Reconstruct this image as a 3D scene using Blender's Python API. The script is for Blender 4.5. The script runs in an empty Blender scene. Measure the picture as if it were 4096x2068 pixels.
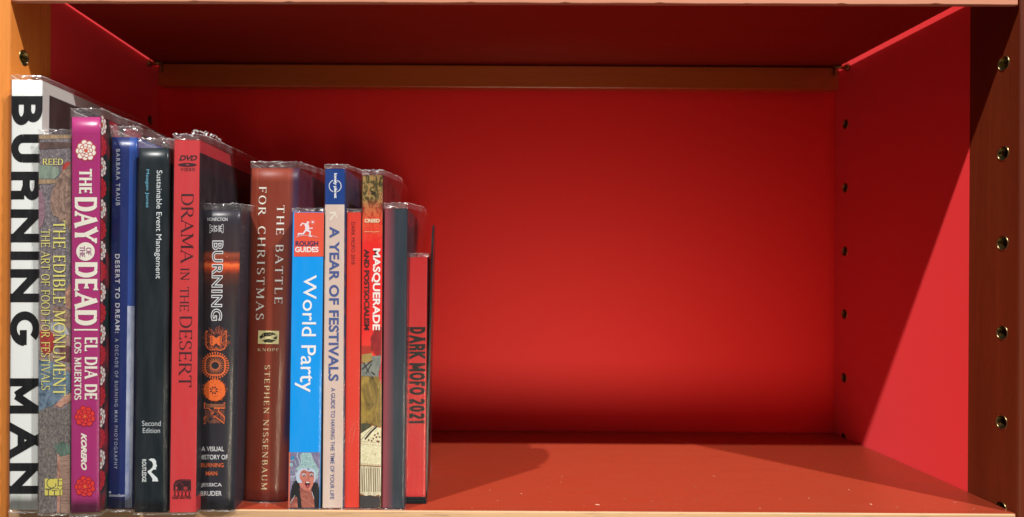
import bpy, bmesh, math, random
from mathutils import Vector, Matrix
from mathutils.geometry import tessellate_polygon
random.seed(7)
scene = bpy.context.scene
COL = scene.collection

# ------------------------------------------------------------------ camera
FPX, PX0, PY0, ROLL = 2912.0, 1834.0, 1066.0, 0.0058
EYE = 0.1712                       # lens height above the lower shelf
cam_d = bpy.data.cameras.new('camera'); cam = bpy.data.objects.new('camera', cam_d); COL.objects.link(cam)
cam_d.sensor_width = 36.0; cam_d.lens = FPX / 4096 * 36.0
cam_d.shift_x = (2048 - PX0) / 4096; cam_d.shift_y = (PY0 - 1034) / 4096
cam_d.dof.use_dof = True; cam_d.dof.focus_distance = 0.515; cam_d.dof.aperture_fstop = 8.5
cam_d.clip_start = 0.01; cam_d.clip_end = 50
RV = Vector((math.cos(ROLL), 0, math.sin(ROLL))); UV_ = Vector((-math.sin(ROLL), 0, math.cos(ROLL)))
M = Matrix(((RV.x, UV_.x, 0), (0, 0, -1), (RV.z, UV_.z, 0))).to_4x4()
M.translation = (0, 0, EYE); cam.matrix_world = M
scene.camera = cam

def unp(px, py, y):
    """measure a point of the photograph at depth y (metres)"""
    a = (px - PX0) / FPX; b = (PY0 - py) / FPX
    return Vector(((RV.x * a + UV_.x * b) * y, y, EYE + (RV.z * a + UV_.z * b) * y))

# ------------------------------------------------------------------ light
scene.view_settings.view_transform = 'Standard'; scene.view_settings.look = 'None'
scene.view_settings.exposure = 0.0; scene.view_settings.gamma = 1.0
w = bpy.data.worlds.new('World'); scene.world = w; w.use_nodes = True
bg = w.node_tree.nodes['Background']; bg.inputs[0].default_value = (1.0, 0.93, 0.86, 1); bg.inputs[1].default_value = 0.13
def spot(name, loc, power, col, target=(0.04, 0.6, 0.15), radius=0.028):
    l = bpy.data.lights.new(name, 'SPOT'); l.energy = power; l.color = col; l.shadow_soft_size = radius
    l.spot_size = math.radians(56); l.spot_blend = 0.35
    o = bpy.data.objects.new(name, l); COL.objects.link(o); o.location = loc
    o.rotation_euler = (Vector(target) - Vector(loc)).to_track_quat('-Z', 'Y').to_euler()
spot('track_spot', (-1.26, -0.75, 2.49 + EYE), 430, (1.0, 0.965, 0.92))
spot('track_spot', (1.46, -0.75, 2.49 + EYE), 475, (1.0, 0.965, 0.92))

# added fill lamp, standing in for aisle bounce, to make the back panel glow
la = bpy.data.lights.new('back_panel_fill', 'AREA'); la.shape = 'RECTANGLE'; la.size = 0.40; la.size_y = 0.30; la.energy = 0.28; la.spread = math.radians(27); la.color = (1.0, 0.84, 0.60)
ao = bpy.data.objects.new('back_panel_fill', la); COL.objects.link(ao); ao.location = (0.24, -0.75, EYE - 0.40)
ao.rotation_euler = (Vector((0.08, 0.76, 0.04)) - ao.location).to_track_quat('-Z', 'Y').to_euler()

scene.cycles.max_bounces = 12; scene.cycles.diffuse_bounces = 6; scene.cycles.transparent_max_bounces = 24
scene.cycles.caustics_reflective = True; scene.cycles.caustics_refractive = False

# ------------------------------------------------------------------ materials
def lin(c, k=1.0):
    out = []
    for v in c:
        v /= 255.0
        out.append((v / 12.92 if v <= 0.04045 else ((v + 0.055) / 1.055) ** 2.4) * k)
    return tuple(out) + (1.0,)
class NT:
    def __init__(s, name):
        s.m = bpy.data.materials.new(name); s.m.use_nodes = True; s.t = s.m.node_tree
        s.b = s.t.nodes['Principled BSDF']; s.o = s.t.nodes['Material Output']
    def n(s, typ, **kw):
        nd = s.t.nodes.new(typ)
        for k, v in kw.items():
            if k.startswith('i_'):
                key = k[2:]
                nd.inputs[int(key) if key.isdigit() else key].default_value = v
            else: setattr(nd, k, v)
        return nd
    def l(s, a, b): s.t.links.new(a, b)
    def coords(s, kind='Object', scale=(1, 1, 1), loc=(0, 0, 0)):
        tc = s.n('ShaderNodeTexCoord'); mp = s.n('ShaderNodeMapping')
        mp.inputs['Scale'].default_value = scale; mp.inputs['Location'].default_value = loc
        s.l(tc.outputs[kind], mp.inputs[0]); return mp.outputs[0]
    def noise(s, vec, scale, detail=4, rough=0.55, dist=0.0):
        nd = s.n('ShaderNodeTexNoise'); nd.inputs['Scale'].default_value = scale
        nd.inputs['Detail'].default_value = detail; nd.inputs['Roughness'].default_value = rough
        nd.inputs['Distortion'].default_value = dist; s.l(vec, nd.inputs['Vector']); return nd.outputs['Fac']
    def ramp(s, fac, stops, interp='LINEAR'):
        nd = s.n('ShaderNodeValToRGB'); r = nd.color_ramp; r.interpolation = interp
        while len(r.elements) < len(stops): r.elements.new(0.5)
        for e, (p, c) in zip(r.elements, stops): e.position = p; e.color = c if len(c) == 4 else tuple(c) + (1,)
        s.l(fac, nd.inputs[0]); return nd.outputs[0]
    def mix(s, fac, a, b, mode='MIX'):
        nd = s.n('ShaderNodeMix', data_type='RGBA', blend_type=mode)
        for sock, v in ((nd.inputs[0], fac), (nd.inputs[6], a), (nd.inputs[7], b)):
            if isinstance(v, (int, float)): sock.default_value = v
            elif isinstance(v, tuple): sock.default_value = v
            else: s.l(v, sock)
        return nd.outputs[2]
    def math(s, op, a, b=0.0, clamp=False):
        nd = s.n('ShaderNodeMath', operation=op, use_clamp=clamp)
        for i, v in enumerate((a, b)):
            if isinstance(v, (int, float)): nd.inputs[i].default_value = v
            else: s.l(v, nd.inputs[i])
        return nd.outputs[0]
    def base(s, c):
        if isinstance(c, tuple): s.b.inputs['Base Color'].default_value = c
        else: s.l(c, s.b.inputs['Base Color'])
    def bump(s, fac, strength, dist=0.001):
        nd = s.n('ShaderNodeBump'); nd.inputs['Strength'].default_value = strength; nd.inputs['Distance'].default_value = dist
        s.l(fac, nd.inputs['Height']); s.l(nd.outputs[0], s.b.inputs['Normal'])
    def set(s, rough=0.5, spec=0.5, metal=0.0):
        s.b.inputs['Roughness'].default_value = rough; s.b.inputs['Specular IOR Level'].default_value = spec
        s.b.inputs['Metallic'].default_value = metal; return s.m
_ink = {}
def ink(rgb, rough=0.45, k=0.88):
    """printed ink of one colour with a faint mottling"""
    key = (rgb, rough)
    if key not in _ink:
        t = NT('ink'); c = lin(rgb, k)
        nz = t.noise(t.coords('Object'), 900, 3)
        t.base(t.mix(t.math('MULTIPLY', nz, 0.22), c, tuple(x * 0.7 for x in c[:3]) + (1,)))
        _ink[key] = t.set(rough, 0.35)
    return _ink[key]

def red_paint():
    t = NT('red_laminate'); v = t.coords('Object')
    a = t.noise(v, 5, 3); b = t.noise(v, 1400, 2)
    c = t.mix(t.math('MULTIPLY', a, 0.25), (0.92, 0.021, 0.020, 1), (0.85, 0.016, 0.015, 1))
    t.base(c); t.bump(b, 0.12, 0.0004)
    t.b.inputs['Sheen Weight'].default_value = 0.36; t.b.inputs['Sheen Roughness'].default_value = 0.45; t.b.inputs['Sheen Tint'].default_value = (0.95, 0.85, 1.0, 1)
    return t.set(0.5, 0.2)
def terracotta():
    t = NT('terracotta_laminate'); v = t.coords('Object')
    a = t.noise(t.coords('Object', (3, 14, 3)), 6, 5, 0.6); g = t.noise(v, 1100, 3)
    c = t.mix(t.math('MULTIPLY', a, 0.55), (0.315, 0.039, 0.014, 1), (0.265, 0.030, 0.010, 1))
    vo = t.n('ShaderNodeTexVoronoi'); vo.inputs['Scale'].default_value = 55; t.l(t.coords('Object', (1, 1.6, 1)), vo.inputs['Vector'])
    sel = t.ramp(t.noise(v, 17, 1), [(0.60, (0, 0, 0)), (0.66, (1, 1, 1))])
    dot = t.ramp(vo.outputs['Distance'], [(0.020, (1, 1, 1)), (0.035, (0, 0, 0))])
    c = t.mix(t.math('MULTIPLY', sel, dot), c, (0.6, 0.4, 0.3, 1))
    sc = t.noise(t.coords('Object', (40, 400, 40)), 1.2, 2, 0.5, 1.5)
    scf = t.ramp(sc, [(0.70, (0, 0, 0)), (0.78, (0.22, 0.22, 0.22))])
    c = t.mix(scf, c, (0.36, 0.10, 0.06, 1))
    t.base(c); t.bump(g, 0.25, 0.0003)
    r = t.ramp(a, [(0.3, (0.34,) * 3), (0.7, (0.42,) * 3)]); t.l(r, t.b.inputs['Roughness'])
    t.b.inputs['IOR'].default_value = 1.9; m = t.set(0.42, 0.5); return m
def wood(name, c0, c1, axis, rough=0.4, dark=0.5):
    t = NT(name); s = [60, 60, 60]; s[axis] = 2.2
    v = t.coords('Object', tuple(s)); a = t.noise(v, 1.0, 6, 0.65, 0.6)
    s2 = [900, 900, 900]; s2[axis] = 45
    b = t.noise(t.coords('Object', tuple(s2)), 1.0, 3, 0.6)
    c = t.ramp(a, [(0.25, c0), (0.5, tuple((x + y) / 2 for x, y in zip(c0, c1))), (0.78, c1)])
    fl = t.ramp(b, [(0.28, (dark,) * 3), (0.46, (1, 1, 1))])
    c = t.mix(1.0, c, fl, 'MULTIPLY'); t.base(c); t.bump(b, 0.15, 0.0003); return t.set(rough, 0.4)
RED = red_paint(); TERRA = terracotta()
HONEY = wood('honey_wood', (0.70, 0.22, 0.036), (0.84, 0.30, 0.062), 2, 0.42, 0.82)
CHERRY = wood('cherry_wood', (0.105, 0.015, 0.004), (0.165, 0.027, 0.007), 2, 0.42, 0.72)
BEECH = wood('beech_wood', (0.54, 0.33, 0.18), (0.68, 0.45, 0.26), 0, 0.5, 0.62)
SALMON = wood('salmon_beech', (0.58, 0.22, 0.13), (0.66, 0.27, 0.165), 0, 0.5, 0.9)
RAILW = wood('rail_wood', (0.42, 0.085, 0.014), (0.52, 0.11, 0.018), 0, 0.25, 0.85)
def metal(name, c, rough):
    t = NT(name); nz = t.noise(t.coords('Object', (300, 300, 300)), 1, 3)
    t.base(t.mix(nz, c, tuple(x * 0.75 for x in c[:3]) + (1,))); return t.set(rough, 0.5, 1.0)
BRASS = metal('brass', (0.36, 0.29, 0.14, 1), 0.3)
DARKBRASS = metal('dark_brass', (0.42, 0.25, 0.10, 1), 0.35)
def black_metal():
    t = NT('black_enamel'); t.base((0.012, 0.016, 0.018, 1)); t.bump(t.noise(t.coords('Object'), 700, 2), 0.1, 0.0003); return t.set(0.22, 0.5)
ENAMEL = black_metal()
def pages():
    t = NT('paper_pages'); nz = t.noise(t.coords('Object', (2500, 3, 3)), 1, 2)
    t.base(t.ramp(nz, [(0.3, (0.55, 0.50, 0.42)), (0.7, (0.78, 0.74, 0.66))])); return t.set(0.8, 0.2)
PAGES = pages()
def film(name, milk, glo, rough, col=(0.92, 0.92, 0.97, 1), spec=0.45, bmp=0.55):
    """thin clear plastic: see-through, faintly milky, mirror-like at grazing angles"""
    t = NT(name); t.t.nodes.remove(t.b)
    tr = t.n('ShaderNodeBsdfTransparent'); tr.inputs[0].default_value = (0.985, 0.985, 0.99, 1)
    gl = t.n('ShaderNodeBsdfGlossy'); gl.inputs['Roughness'].default_value = rough; gl.inputs[0].default_value = (1, 1, 1, 1)
    df = t.n('ShaderNodeBsdfTranslucent'); df.inputs[0].default_value = col
    dd = t.n('ShaderNodeBsdfDiffuse'); dd.inputs[0].default_value = col
    mdf = t.n('ShaderNodeMixShader', i_0=0.35); t.l(dd.outputs[0], mdf.inputs[1]); t.l(df.outputs[0], mdf.inputs[2])
    v = t.coords('Object', (260, 260, 26)); h = t.noise(v, 1.0, 4, 0.6, 1.0)
    bp = t.n('ShaderNodeBump'); bp.inputs['Strength'].default_value = bmp; bp.inputs['Distance'].default_value = 0.0009
    t.l(h, bp.inputs['Height']); t.l(bp.outputs[0], gl.inputs['Normal'])
    lw = t.n('ShaderNodeLayerWeight'); lw.inputs['Blend'].default_value = 0.5
    m1 = t.n('ShaderNodeMixShader')
    dirt = t.ramp(t.noise(t.coords('Object', (150, 150, 30)), 1, 5, 0.7), [(0.35, (milk * 0.35,) * 3), (0.75, (milk * 2.0,) * 3)])
    t.l(dirt, m1.inputs[0]); t.l(tr.outputs[0], m1.inputs[1]); t.l(mdf.outputs[0], m1.inputs[2])
    m2 = t.n('ShaderNodeMixShader')
    f = t.math('ADD', t.math('MULTIPLY', t.math('POWER', lw.outputs['Facing'], 4.5), spec), glo, True)
    t.l(f, m2.inputs[0]); t.l(m1.outputs[0], m2.inputs[1]); t.l(gl.outputs[0], m2.inputs[2])
    t.l(m2.outputs[0], t.o.inputs[0]); return t.m
FILM = film('clear_film', 0.016, 0.008, 0.10, bmp=0.16)
FILM_TOP = film('clear_film_fold', 0.085, 0.10, 0.12, spec=0.7)
FILM_EDGE = film('clear_film_rim', 0.50, 0.25, 0.2, (0.97, 0.98, 1, 1))

# ------------------------------------------------------------------ mesh helpers
def link(name, bm, mats, parent=None, smooth=False):
    me = bpy.data.meshes.new(name); bm.to_mesh(me); bm.free()
    for m in (mats if isinstance(mats, (list, tuple)) else [mats]): me.materials.append(m)
    if smooth:
        for p in me.polygons: p.use_smooth = True
    o = bpy.data.objects.new(name, me); COL.objects.link(o)
    if parent: o.parent = parent
    return o
def tag(o, label, cat, group=None, kind=None):
    if label: o['label'] = label
    if cat: o['category'] = cat
    if group: o['group'] = group
    if kind: o['kind'] = kind
    return o
def empty(name, loc=(0, 0, 0)):
    o = bpy.data.objects.new(name, None); COL.objects.link(o); o.empty_display_size = 0.02
    return o
def box(bm, x0, x1, y0, y1, z0, z1, bev=0.0, mi=0, seg=2):
    r = bmesh.ops.create_cube(bm, size=1.0)
    vs = r['verts']
    for v in vs:
        v.co = Vector((x0 if v.co.x < 0 else x1, y0 if v.co.y < 0 else y1, z0 if v.co.z < 0 else z1))
    fs = set(f for v in vs for f in v.link_faces)
    for f in fs: f.material_index = mi
    if bev:
        es = set(e for v in vs for e in v.link_edges)
        bmesh.ops.bevel(bm, geom=list(es), offset=bev, segments=seg, profile=0.6, affect='EDGES')
def cyl(bm, p0, p1, r, n=20, caps=True):
    d = (p1 - p0); q = d.to_track_quat('Z', 'Y'); rings = []
    for p in (p0, p1):
        rings.append([bm.verts.new(p + q @ Vector((r * math.cos(2 * math.pi * i / n), r * math.sin(2 * math.pi * i / n), 0))) for i in range(n)])
    for i in range(n):
        bm.faces.new((rings[0][i], rings[0][(i + 1) % n], rings[1][(i + 1) % n], rings[1][i]))
    if caps:
        bm.faces.new(rings[0][::-1]); bm.faces.new(rings[1])

# ------------------------------------------------------------------ the bookcase
XL, XR, YF, YB = -0.3150, 0.3931, 0.510, 0.760
ZBOT, ZTOP = -0.16, 0.52
case = empty('bookcase')
tag(case, 'wooden bookcase bay lined with red panels, row of brass ringed holes down each side', 'bookcase')
def z_at(px, py, y): return unp(px, py, y).z
front_z = [z_at(4015, p, 0.526) for p in (254, 614, 973, 1331, 1689, 2036)]
front_z = front_z + [front_z[0] + 0.0645]
rear_z = [z_at(3375, p, 0.741) for p in (497, 751, 1005, 1256, 1511, 1752)]
def holed_panel(name, mat, side, y0, y1, holes, thick=0.020, parent=case, r=0.0052, bev=0.0):
    """panel whose inner face is really drilled; side -1 = left wall, +1 = right wall"""
    x = XL if side < 0 else XR; xo = x - thick if side < 0 else x + thick
    bm = bmesh.new(); n = 20
    yb = y0 + bev
    outer = [Vector((0, yb, ZBOT)), Vector((0, y1, ZBOT)), Vector((0, y1, ZTOP)), Vector((0, yb, ZTOP))]
    loops = [outer] + [[Vector((0, hy + r * math.cos(-2 * math.pi * i / n), hz + r * math.sin(-2 * math.pi * i / n))) for i in range(n)] for hy, hz in holes]
    flat = [p for l in loops for p in l]
    vs = [bm.verts.new((x, p.y, p.z)) for p in flat]
    for tri in tessellate_polygon([[(p.y, p.z, 0) for p in l] for l in loops]):
        try: bm.faces.new([vs[i] for i in tri])
        except ValueError: pass
    k = 4
    for h in range(len(holes)):
        ring = vs[k:k + n]; k += n
        back = [bm.verts.new((v.co.x + side * 0.012, v.co.y, v.co.z)) for v in ring]
        for i in range(n): bm.faces.new((ring[i], ring[(i + 1) % n], back[(i + 1) % n], back[i]))
        bm.faces.new(back)
    # rounded front arris and the outer faces
    prof = [(x, yb)]
    if bev:
        for a in range(1, 6):
            t = a / 5 * math.pi / 2
            prof.append((x + side * bev * (1 - math.cos(t)), y0 + bev * (1 - math.sin(t))))
    prof += [(xo, y0), (xo, y1), (x, y1)]
    lo = [bm.verts.new((a, b, ZBOT)) for a, b in prof]; hi = [bm.verts.new((a, b, ZTOP)) for a, b in prof]
    for i in range(len(prof) - 1): bm.faces.new((lo[i], lo[i + 1], hi[i + 1], hi[i]))
    bm.faces.new(lo); bm.faces.new(hi)
    bmesh.ops.recalc_face_normals(bm, faces=bm.faces)
    o = link(name, bm, mat, parent)
    return o
YW = 0.5605
HY = 0.5262
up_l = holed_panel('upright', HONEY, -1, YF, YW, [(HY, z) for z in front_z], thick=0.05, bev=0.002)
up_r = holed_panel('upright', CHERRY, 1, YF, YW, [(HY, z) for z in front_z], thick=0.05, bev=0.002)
up_l['label'] = 'honey coloured wooden upright'; up_r['label'] = 'darker cherry brown wooden upright'
li_l = holed_panel('side_lining', RED, -1, YW + 0.0002, YB, [(0.741, z) for z in rear_z], thick=0.05, r=0.0047)
li_r = holed_panel('side_lining', RED, 1, YW + 0.0002, YB, [(0.741, z) for z in rear_z], thick=0.05, r=0.0047)
def ferrule_mesh(r):
    bm = bmesh.new(); n = 24
    prof = [(0.0000, r * 1.10), (-0.0004, r * 1.06), (-0.0004, r * 0.96), (0.0002, r * 0.90), (0.0105, r * 0.88)]   # (into wall, radius)
    rings = [[bm.verts.new((d, q * math.cos(2 * math.pi * i / n), q * math.sin(2 * math.pi * i / n))) for i in range(n)] for d, q in prof]
    for a, b in zip(rings, rings[1:]):
        for i in range(n): bm.faces.new((a[i], a[(i + 1) % n], b[(i + 1) % n], b[i]))
    me = bpy.data.meshes.new('ferrule'); bm.to_mesh(me); bm.free(); me.materials.append(BRASS)
    for p in me.polygons: p.use_smooth = True
    return me
fm = ferrule_mesh(0.0052); fr = ferrule_mesh(0.0047); fr.materials[0] = DARKBRASS
for side, x, up, li in ((-1, XL, up_l, li_l), (1, XR, up_r, li_r)):
    for z in front_z:
        o = bpy.data.objects.new('ferrule', fm); COL.objects.link(o); o.parent = up; o.location = (x, HY, z); o.scale.x = side
    for z in rear_z:
        o = bpy.data.objects.new('ferrule', fr); COL.objects.link(o); o.parent = li; o.location = (x, 0.741, z); o.scale.x = side
bm = bmesh.new(); box(bm, XL - 0.05, XR + 0.05, YB + 0.0003, YB + 0.012, ZBOT, ZTOP); link('back_panel', bm, RED, case)

# rail under the upper shelf, at the back
bm = bmesh.new(); box(bm, -0.3060, 0.3850, 0.7385, 0.7520, EYE + 0.1817, EYE + 0.2040, 0.0008)
rail = link('back_rail', bm, RAILW, case)
for s, x in ((-1, XL), (1, XR)):
    bm = bmesh.new()
    cyl(bm, Vector((x, 0.7365, EYE + 0.2040)), Vector((x - s * 0.0145, 0.7365, EYE + 0.2040)), 0.0021)
    cyl(bm, Vector((x - s * 0.0002, 0.7365, EYE + 0.2040)), Vector((x - s * 0.0022, 0.7365, EYE + 0.2040)), 0.0038)
    box(bm, min(x - s * 0.0115, x - s * 0.0145), max(x - s * 0.0115, x - s * 0.0145), 0.7335, 0.7375, EYE + 0.1955, EYE + 0.2030, 0.0005)
    link('shelf_pin', bm, DARKBRASS, case, True)

# upper shelf: thin board, deep front edge
GL, GR = 0.0050, 0.0068
up = empty('shelf'); tag(up, 'upper shelf with salmon wooden front edge, dark red underside above the books', 'shelf')
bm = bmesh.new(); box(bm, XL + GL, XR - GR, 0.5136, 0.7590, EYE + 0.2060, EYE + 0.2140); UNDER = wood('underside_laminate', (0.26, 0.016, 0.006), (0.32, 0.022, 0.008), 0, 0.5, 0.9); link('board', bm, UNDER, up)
def nosing(name, z0, z1, x0, x1, mat, parent, amp, y0=YF, y1=0.530, r=0.0016, tilt=0.0):
    bm = bmesh.new(); N = 160
    prof = [(y1, z0), (y0 + r, z0), (y0 + r * 0.3, z0 + r * 0.3), (y0, z0 + r), (y0, z1 - r), (y0 + r * 0.3, z1 - r * 0.3), (y0 + r, z1), (y1, z1)]
    rings = []
    for i in range(N + 1):
        x = x0 + (x1 - x0) * i / N
        j = amp * (math.sin(x * 61) * 0.5 + math.sin(x * 173 + 1) * 0.3)
        # small chips along the arris
        ch = amp * 2.6 * max(0, math.sin(x * 97 + 0.7) - 0.97) / 0.03
        rings.append([bm.verts.new((x, y, z + tilt * (x - XL) + (j + ch if k in (1, 2, 3) else 0) - (j if k in (5, 6) else 0) * 0.5)) for k, (y, z) in enumerate(prof)])
    for a, b in zip(rings, rings[1:]):
        for k in range(len(prof)):
            bm.faces.new((a[k], b[k], b[(k + 1) % len(prof)], a[(k + 1) % len(prof)]))
    bm.faces.new(rings[0]); bm.faces.new(rings[-1][::-1]); bmesh.ops.recalc_face_normals(bm, faces=bm.faces)
    return link(name, bm, mat, parent)
nosing('front_edge', EYE + 0.1838, EYE + 0.2250, XL + 0.0012, XR - 0.0024, SALMON, up, 0.00022, YF, YF + 0.0034, 0.0007, 0.0023)

# lower shelf
lo = empty('shelf'); tag(lo, 'lower shelf with matt terracotta top and pale beech front edge carrying the books', 'shelf')
bm = bmesh.new(); box(bm, XL + 0.0006, XR - 0.0006, 0.5152, 0.7590, -0.0200, 0.0); link('board', bm, TERRA, lo)
bm = bmesh.new(); box(bm, XL + 0.0006, XR - 0.0006, YF + 0.0016, 0.5150, -0.0190, -0.00002); link('board_edge', bm, TERRA, lo)
nosing('front_edge', -0.036, -0.00025, XL + 0.0012, XR - 0.0024, BEECH, lo, 0.00010, YF - 0.0004, YF + 0.0014, 0.0006)

# ------------------------------------------------------------------ books: shape
class Book:
    """spine measured as a quad (TL, TR, BR, BL) of the photograph; the sleeve bottom stands on the shelf"""
    def __init__(s, name, label, quad, foot, depth, cover, bulge=0.0, board=0.0011, hard=False, top_sag=0.0, cat='book'):
        s.q = quad; s.bulge = bulge; s.depth = depth; s.name = name
        xm = (quad[3][0] + quad[2][0]) / 2
        y = 0.5                       # solve the depth at which the foot of the sleeve touches z = 0
        for _ in range(30):
            z = unp(xm, foot, y).z; y += z * 1.2
            if y < 0.2: y = 0.2
        s.y = y
        s.e = tag(empty(name), label, cat)
        s.make_cover(cover, board, hard)
    def uv(s, px, py):
        (tl, tr, br, bl) = s.q
        v = 0.5
        for _ in range(6):
            yt = tl[1]; yb_ = bl[1]
            v = (py - yb_) / (yt - yb_)
        xl = bl[0] + (tl[0] - bl[0]) * v; xr = br[0] + (tr[0] - br[0]) * v
        return ((px - xl) / (xr - xl), v)
    def dy(s, u):
        u = min(1.0, max(0.0, u)); return s.bulge * (1 - abs(2 * u - 1) ** 2.4)
    def P(s, px, py, off=0.0):
        u, v = s.uv(px, py); return unp(px, py, s.y + s.bulge - s.dy(u) - off) if s.bulge else unp(px, py, s.y - off)
    def edge(s, u, v):
        (tl, tr, br, bl) = s.q
        xl = bl[0] + (tl[0] - bl[0]) * v; xr = br[0] + (tr[0] - br[0]) * v
        yl = bl[1] + (tl[1] - bl[1]) * v; yr = br[1] + (tr[1] - br[1]) * v
        return s.P(xl + (xr - xl) * u, yl + (yr - yl) * u)
    def make_cover(s, mat, t, hard):
        bm = bmesh.new(); uvl = bm.loops.layers.uv.new('UVMap')
        NU, NV = 14, 24; R = 0.0007
        D = s.depth
        def ring(v):
            pts = []
            a, b = s.edge(0, v), s.edge(1, v)
            yb_ = a.y
            z = lambda u: a.z + (b.z - a.z) * u
            pts.append((Vector((a.x, yb_ + D, a.z)), -D * 10)); pts.append((Vector((a.x, yb_ + D * 0.5, a.z)), -D * 5))
            pts.append((Vector((a.x, yb_ + R, a.z)), -0.005))
            for i in range(NU + 1):
                u = i / NU; p = s.edge(u, v)
                if i == 0: p = p + Vector((R * 0.35, R * 0.15, 0))
                if i == NU: p = p + Vector((-R * 0.35, R * 0.15, 0))
                pts.append((p, u))
            pts.append((Vector((b.x, yb_ + R, b.z)), 1.005)); pts.append((Vector((b.x, yb_ + D * 0.5, b.z)), 1 + D * 5)); pts.append((Vector((b.x, yb_ + D, b.z)), 1 + D * 10))
            inn = []
            for p, u in pts:
                q = Vector(p); uu = min(1, max(0, u))
                if u <= 0.0: q.x += t
                elif u >= 1.0: q.x -= t
                else: q.x = min(b.x - t, max(a.x + t, q.x))
                if -0.5 < u < 1.5: q.y = max(q.y, s.y) if False else q.y + t
                q.y = max(q.y, p.y)
                inn.append((q, u))
            return pts, inn
        rows = []
        for j in range(NV + 1):
            v = j / NV; o_, i_ = ring(v)
            rows.append(([(bm.verts.new(p), u, v) for p, u in o_], [(bm.verts.new(p), u, v) for p, u in i_]))
        def quad(*vs):
            f = bm.faces.new([k[0] for k in vs])
            for lp, k in zip(f.loops, vs): lp[uvl].uv = (k[1], k[2])
            return f
        for (oa, ia), (ob, ib) in zip(rows, rows[1:]):
            for k in range(len(oa) - 1):
                quad(oa[k], oa[k + 1], ob[k + 1], ob[k]); quad(ia[k + 1], ia[k], ib[k], ib[k + 1])
            for k in (0, -1): quad(oa[k], ob[k], ib[k], ia[k])
        for (o_, i_), fl in ((rows[0], 0), (rows[-1], 1)):
            for k in range(len(o_) - 1): quad(o_[k], i_[k], i_[k + 1], o_[k + 1])
        bmesh.ops.recalc_face_normals(bm, faces=bm.faces)
        s.cover = link('cover', bm, mat, s.e)
        for p in s.cover.data.polygons: p.use_smooth = abs(p.normal.z) < 0.5 and abs(p.normal.x) < 0.8 and s.bulge > 0
        # page block
        ins = 0.0032 if hard else 0.0006
        bm = bmesh.new()
        a0, b0, a1, b1 = s.edge(0, 0), s.edge(1, 0), s.edge(0, 1), s.edge(1, 1)
        g = t + 0.00015; cs = []
        yb_ = s.y + s.bulge
        for (a, b, dz) in ((a0, b0, ins), (a1, b1, -ins)):
            for (x, y, z) in ((a.x + g, yb_ + t + 0.0015, a.z), (b.x - g, yb_ + t + 0.0015, b.z), (b.x - g, yb_ + D - ins, b.z), (a.x + g, yb_ + D - ins, a.z)):
                cs.append(bm.verts.new((x, y, z + dz)))
        for f in ((3, 2, 1, 0), (4, 5, 6, 7), (0, 1, 5, 4), (1, 2, 6, 5), (2, 3, 7, 6), (3, 0, 4, 7)): bm.faces.new([cs[i] for i in f])
        link('page_block', bm, PAGES, s.e)
    def sleeve(s, top, foot, flare=0.0, amp=1.0, len_=0.9, seed=0, pinch=0.0, right_drop=0.0, side_bulge=0.0008, wr=1.0):
        """clear film jacket: wraps both covers and the spine, stands proud above the book and crumples at the foot"""
        rnd = random.Random(seed * 13 + 5)
        bm = bmesh.new(); g = 0.00055; D = s.depth * len_
        (tl, tr, br, bl) = s.q
        us = [-0.9, -0.6, -0.3, -0.12, -0.04, 0.0] + [i / 22 for i in range(0, 23)] + [1.0, 1.04, 1.09, 1.15, 1.22, 1.3, 1.4, 1.5, 1.65, 1.8, 1.9]
        ph = [rnd.uniform(0, 6.28) for _ in range(8)]
        def wob(k, m): return math.sin(k * 1.7 + ph[m]) * 0.5 + math.sin(k * 4.1 + ph[m + 1]) * 0.3 + math.sin(k * 9.3 + ph[m + 2]) * 0.2
        def point(i, u, v, over, under):
            """v along the book 0..1, over/under = metres beyond head/foot"""
            uu = min(1, max(0, u)); e = s.edge(uu, min(1, max(0, v)))
            p = Vector(e)
            first = i <= 5; last = i >= 28
            if first: p.x -= g; p.y = s.y + s.bulge + (-u) * D
            elif last: p.x += g; p.y = s.y + s.bulge + (u - 1.0) / 0.9 * D
            else:
                p.y -= g
                p.x += g * (2 * uu - 1)
            if i == 5 or i == 6: p.y = s.y + s.bulge - g * 0.4
            if i == 28 or i == 27: p.y = s.y + s.bulge - g * 0.4
            p.z += over - under
            if last and u > 1.0:
                p.x += (side_bulge + 0.0004 * wob(v * 5 + u * 4, 0)) * min(1, (u - 1) * 5) * (0.4 + 0.6 * v)
                fl = flare * max(0.0, (v - 0.72) / 0.28) ** 1.3 * min(1, (u - 1) * 3.5)
                p.x += fl
            if over > 0:
                k = over / 0.006
                p.y += amp * 0.0007 * k * wob(u * 9, 3) + 0.0006 * k * (1 if 0.02 < u < 0.98 else 0)
                p.x += amp * 0.0005 * k * wob(u * 7 + 3, 2) + pinch * k * (0.5 - uu)
            if under > 0:
                k = under / 0.0022
                p.y += amp * (-0.0012 * math.sin(math.pi * uu) + 0.0006 * wob(u * 13, 1)) * k
            return p
        xm = (tl[0] + tr[0]) / 2
        over = unp(xm, top, s.y).z - unp(xm, tl[1], s.y).z
        xb = (bl[0] + br[0]) / 2
        under = unp(xb, bl[1], s.y).z - 0.0002
        rows = []
        spec = [(0, 0, u_) for u_ in (1.0, 0.86, 0.6, 0.3)] + [(j / 16, 0, 0) for j in range(17)] + [(1, o_, 0) for o_ in (0.2, 0.4, 0.6, 0.8, 0.92, 1.0)]
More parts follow.
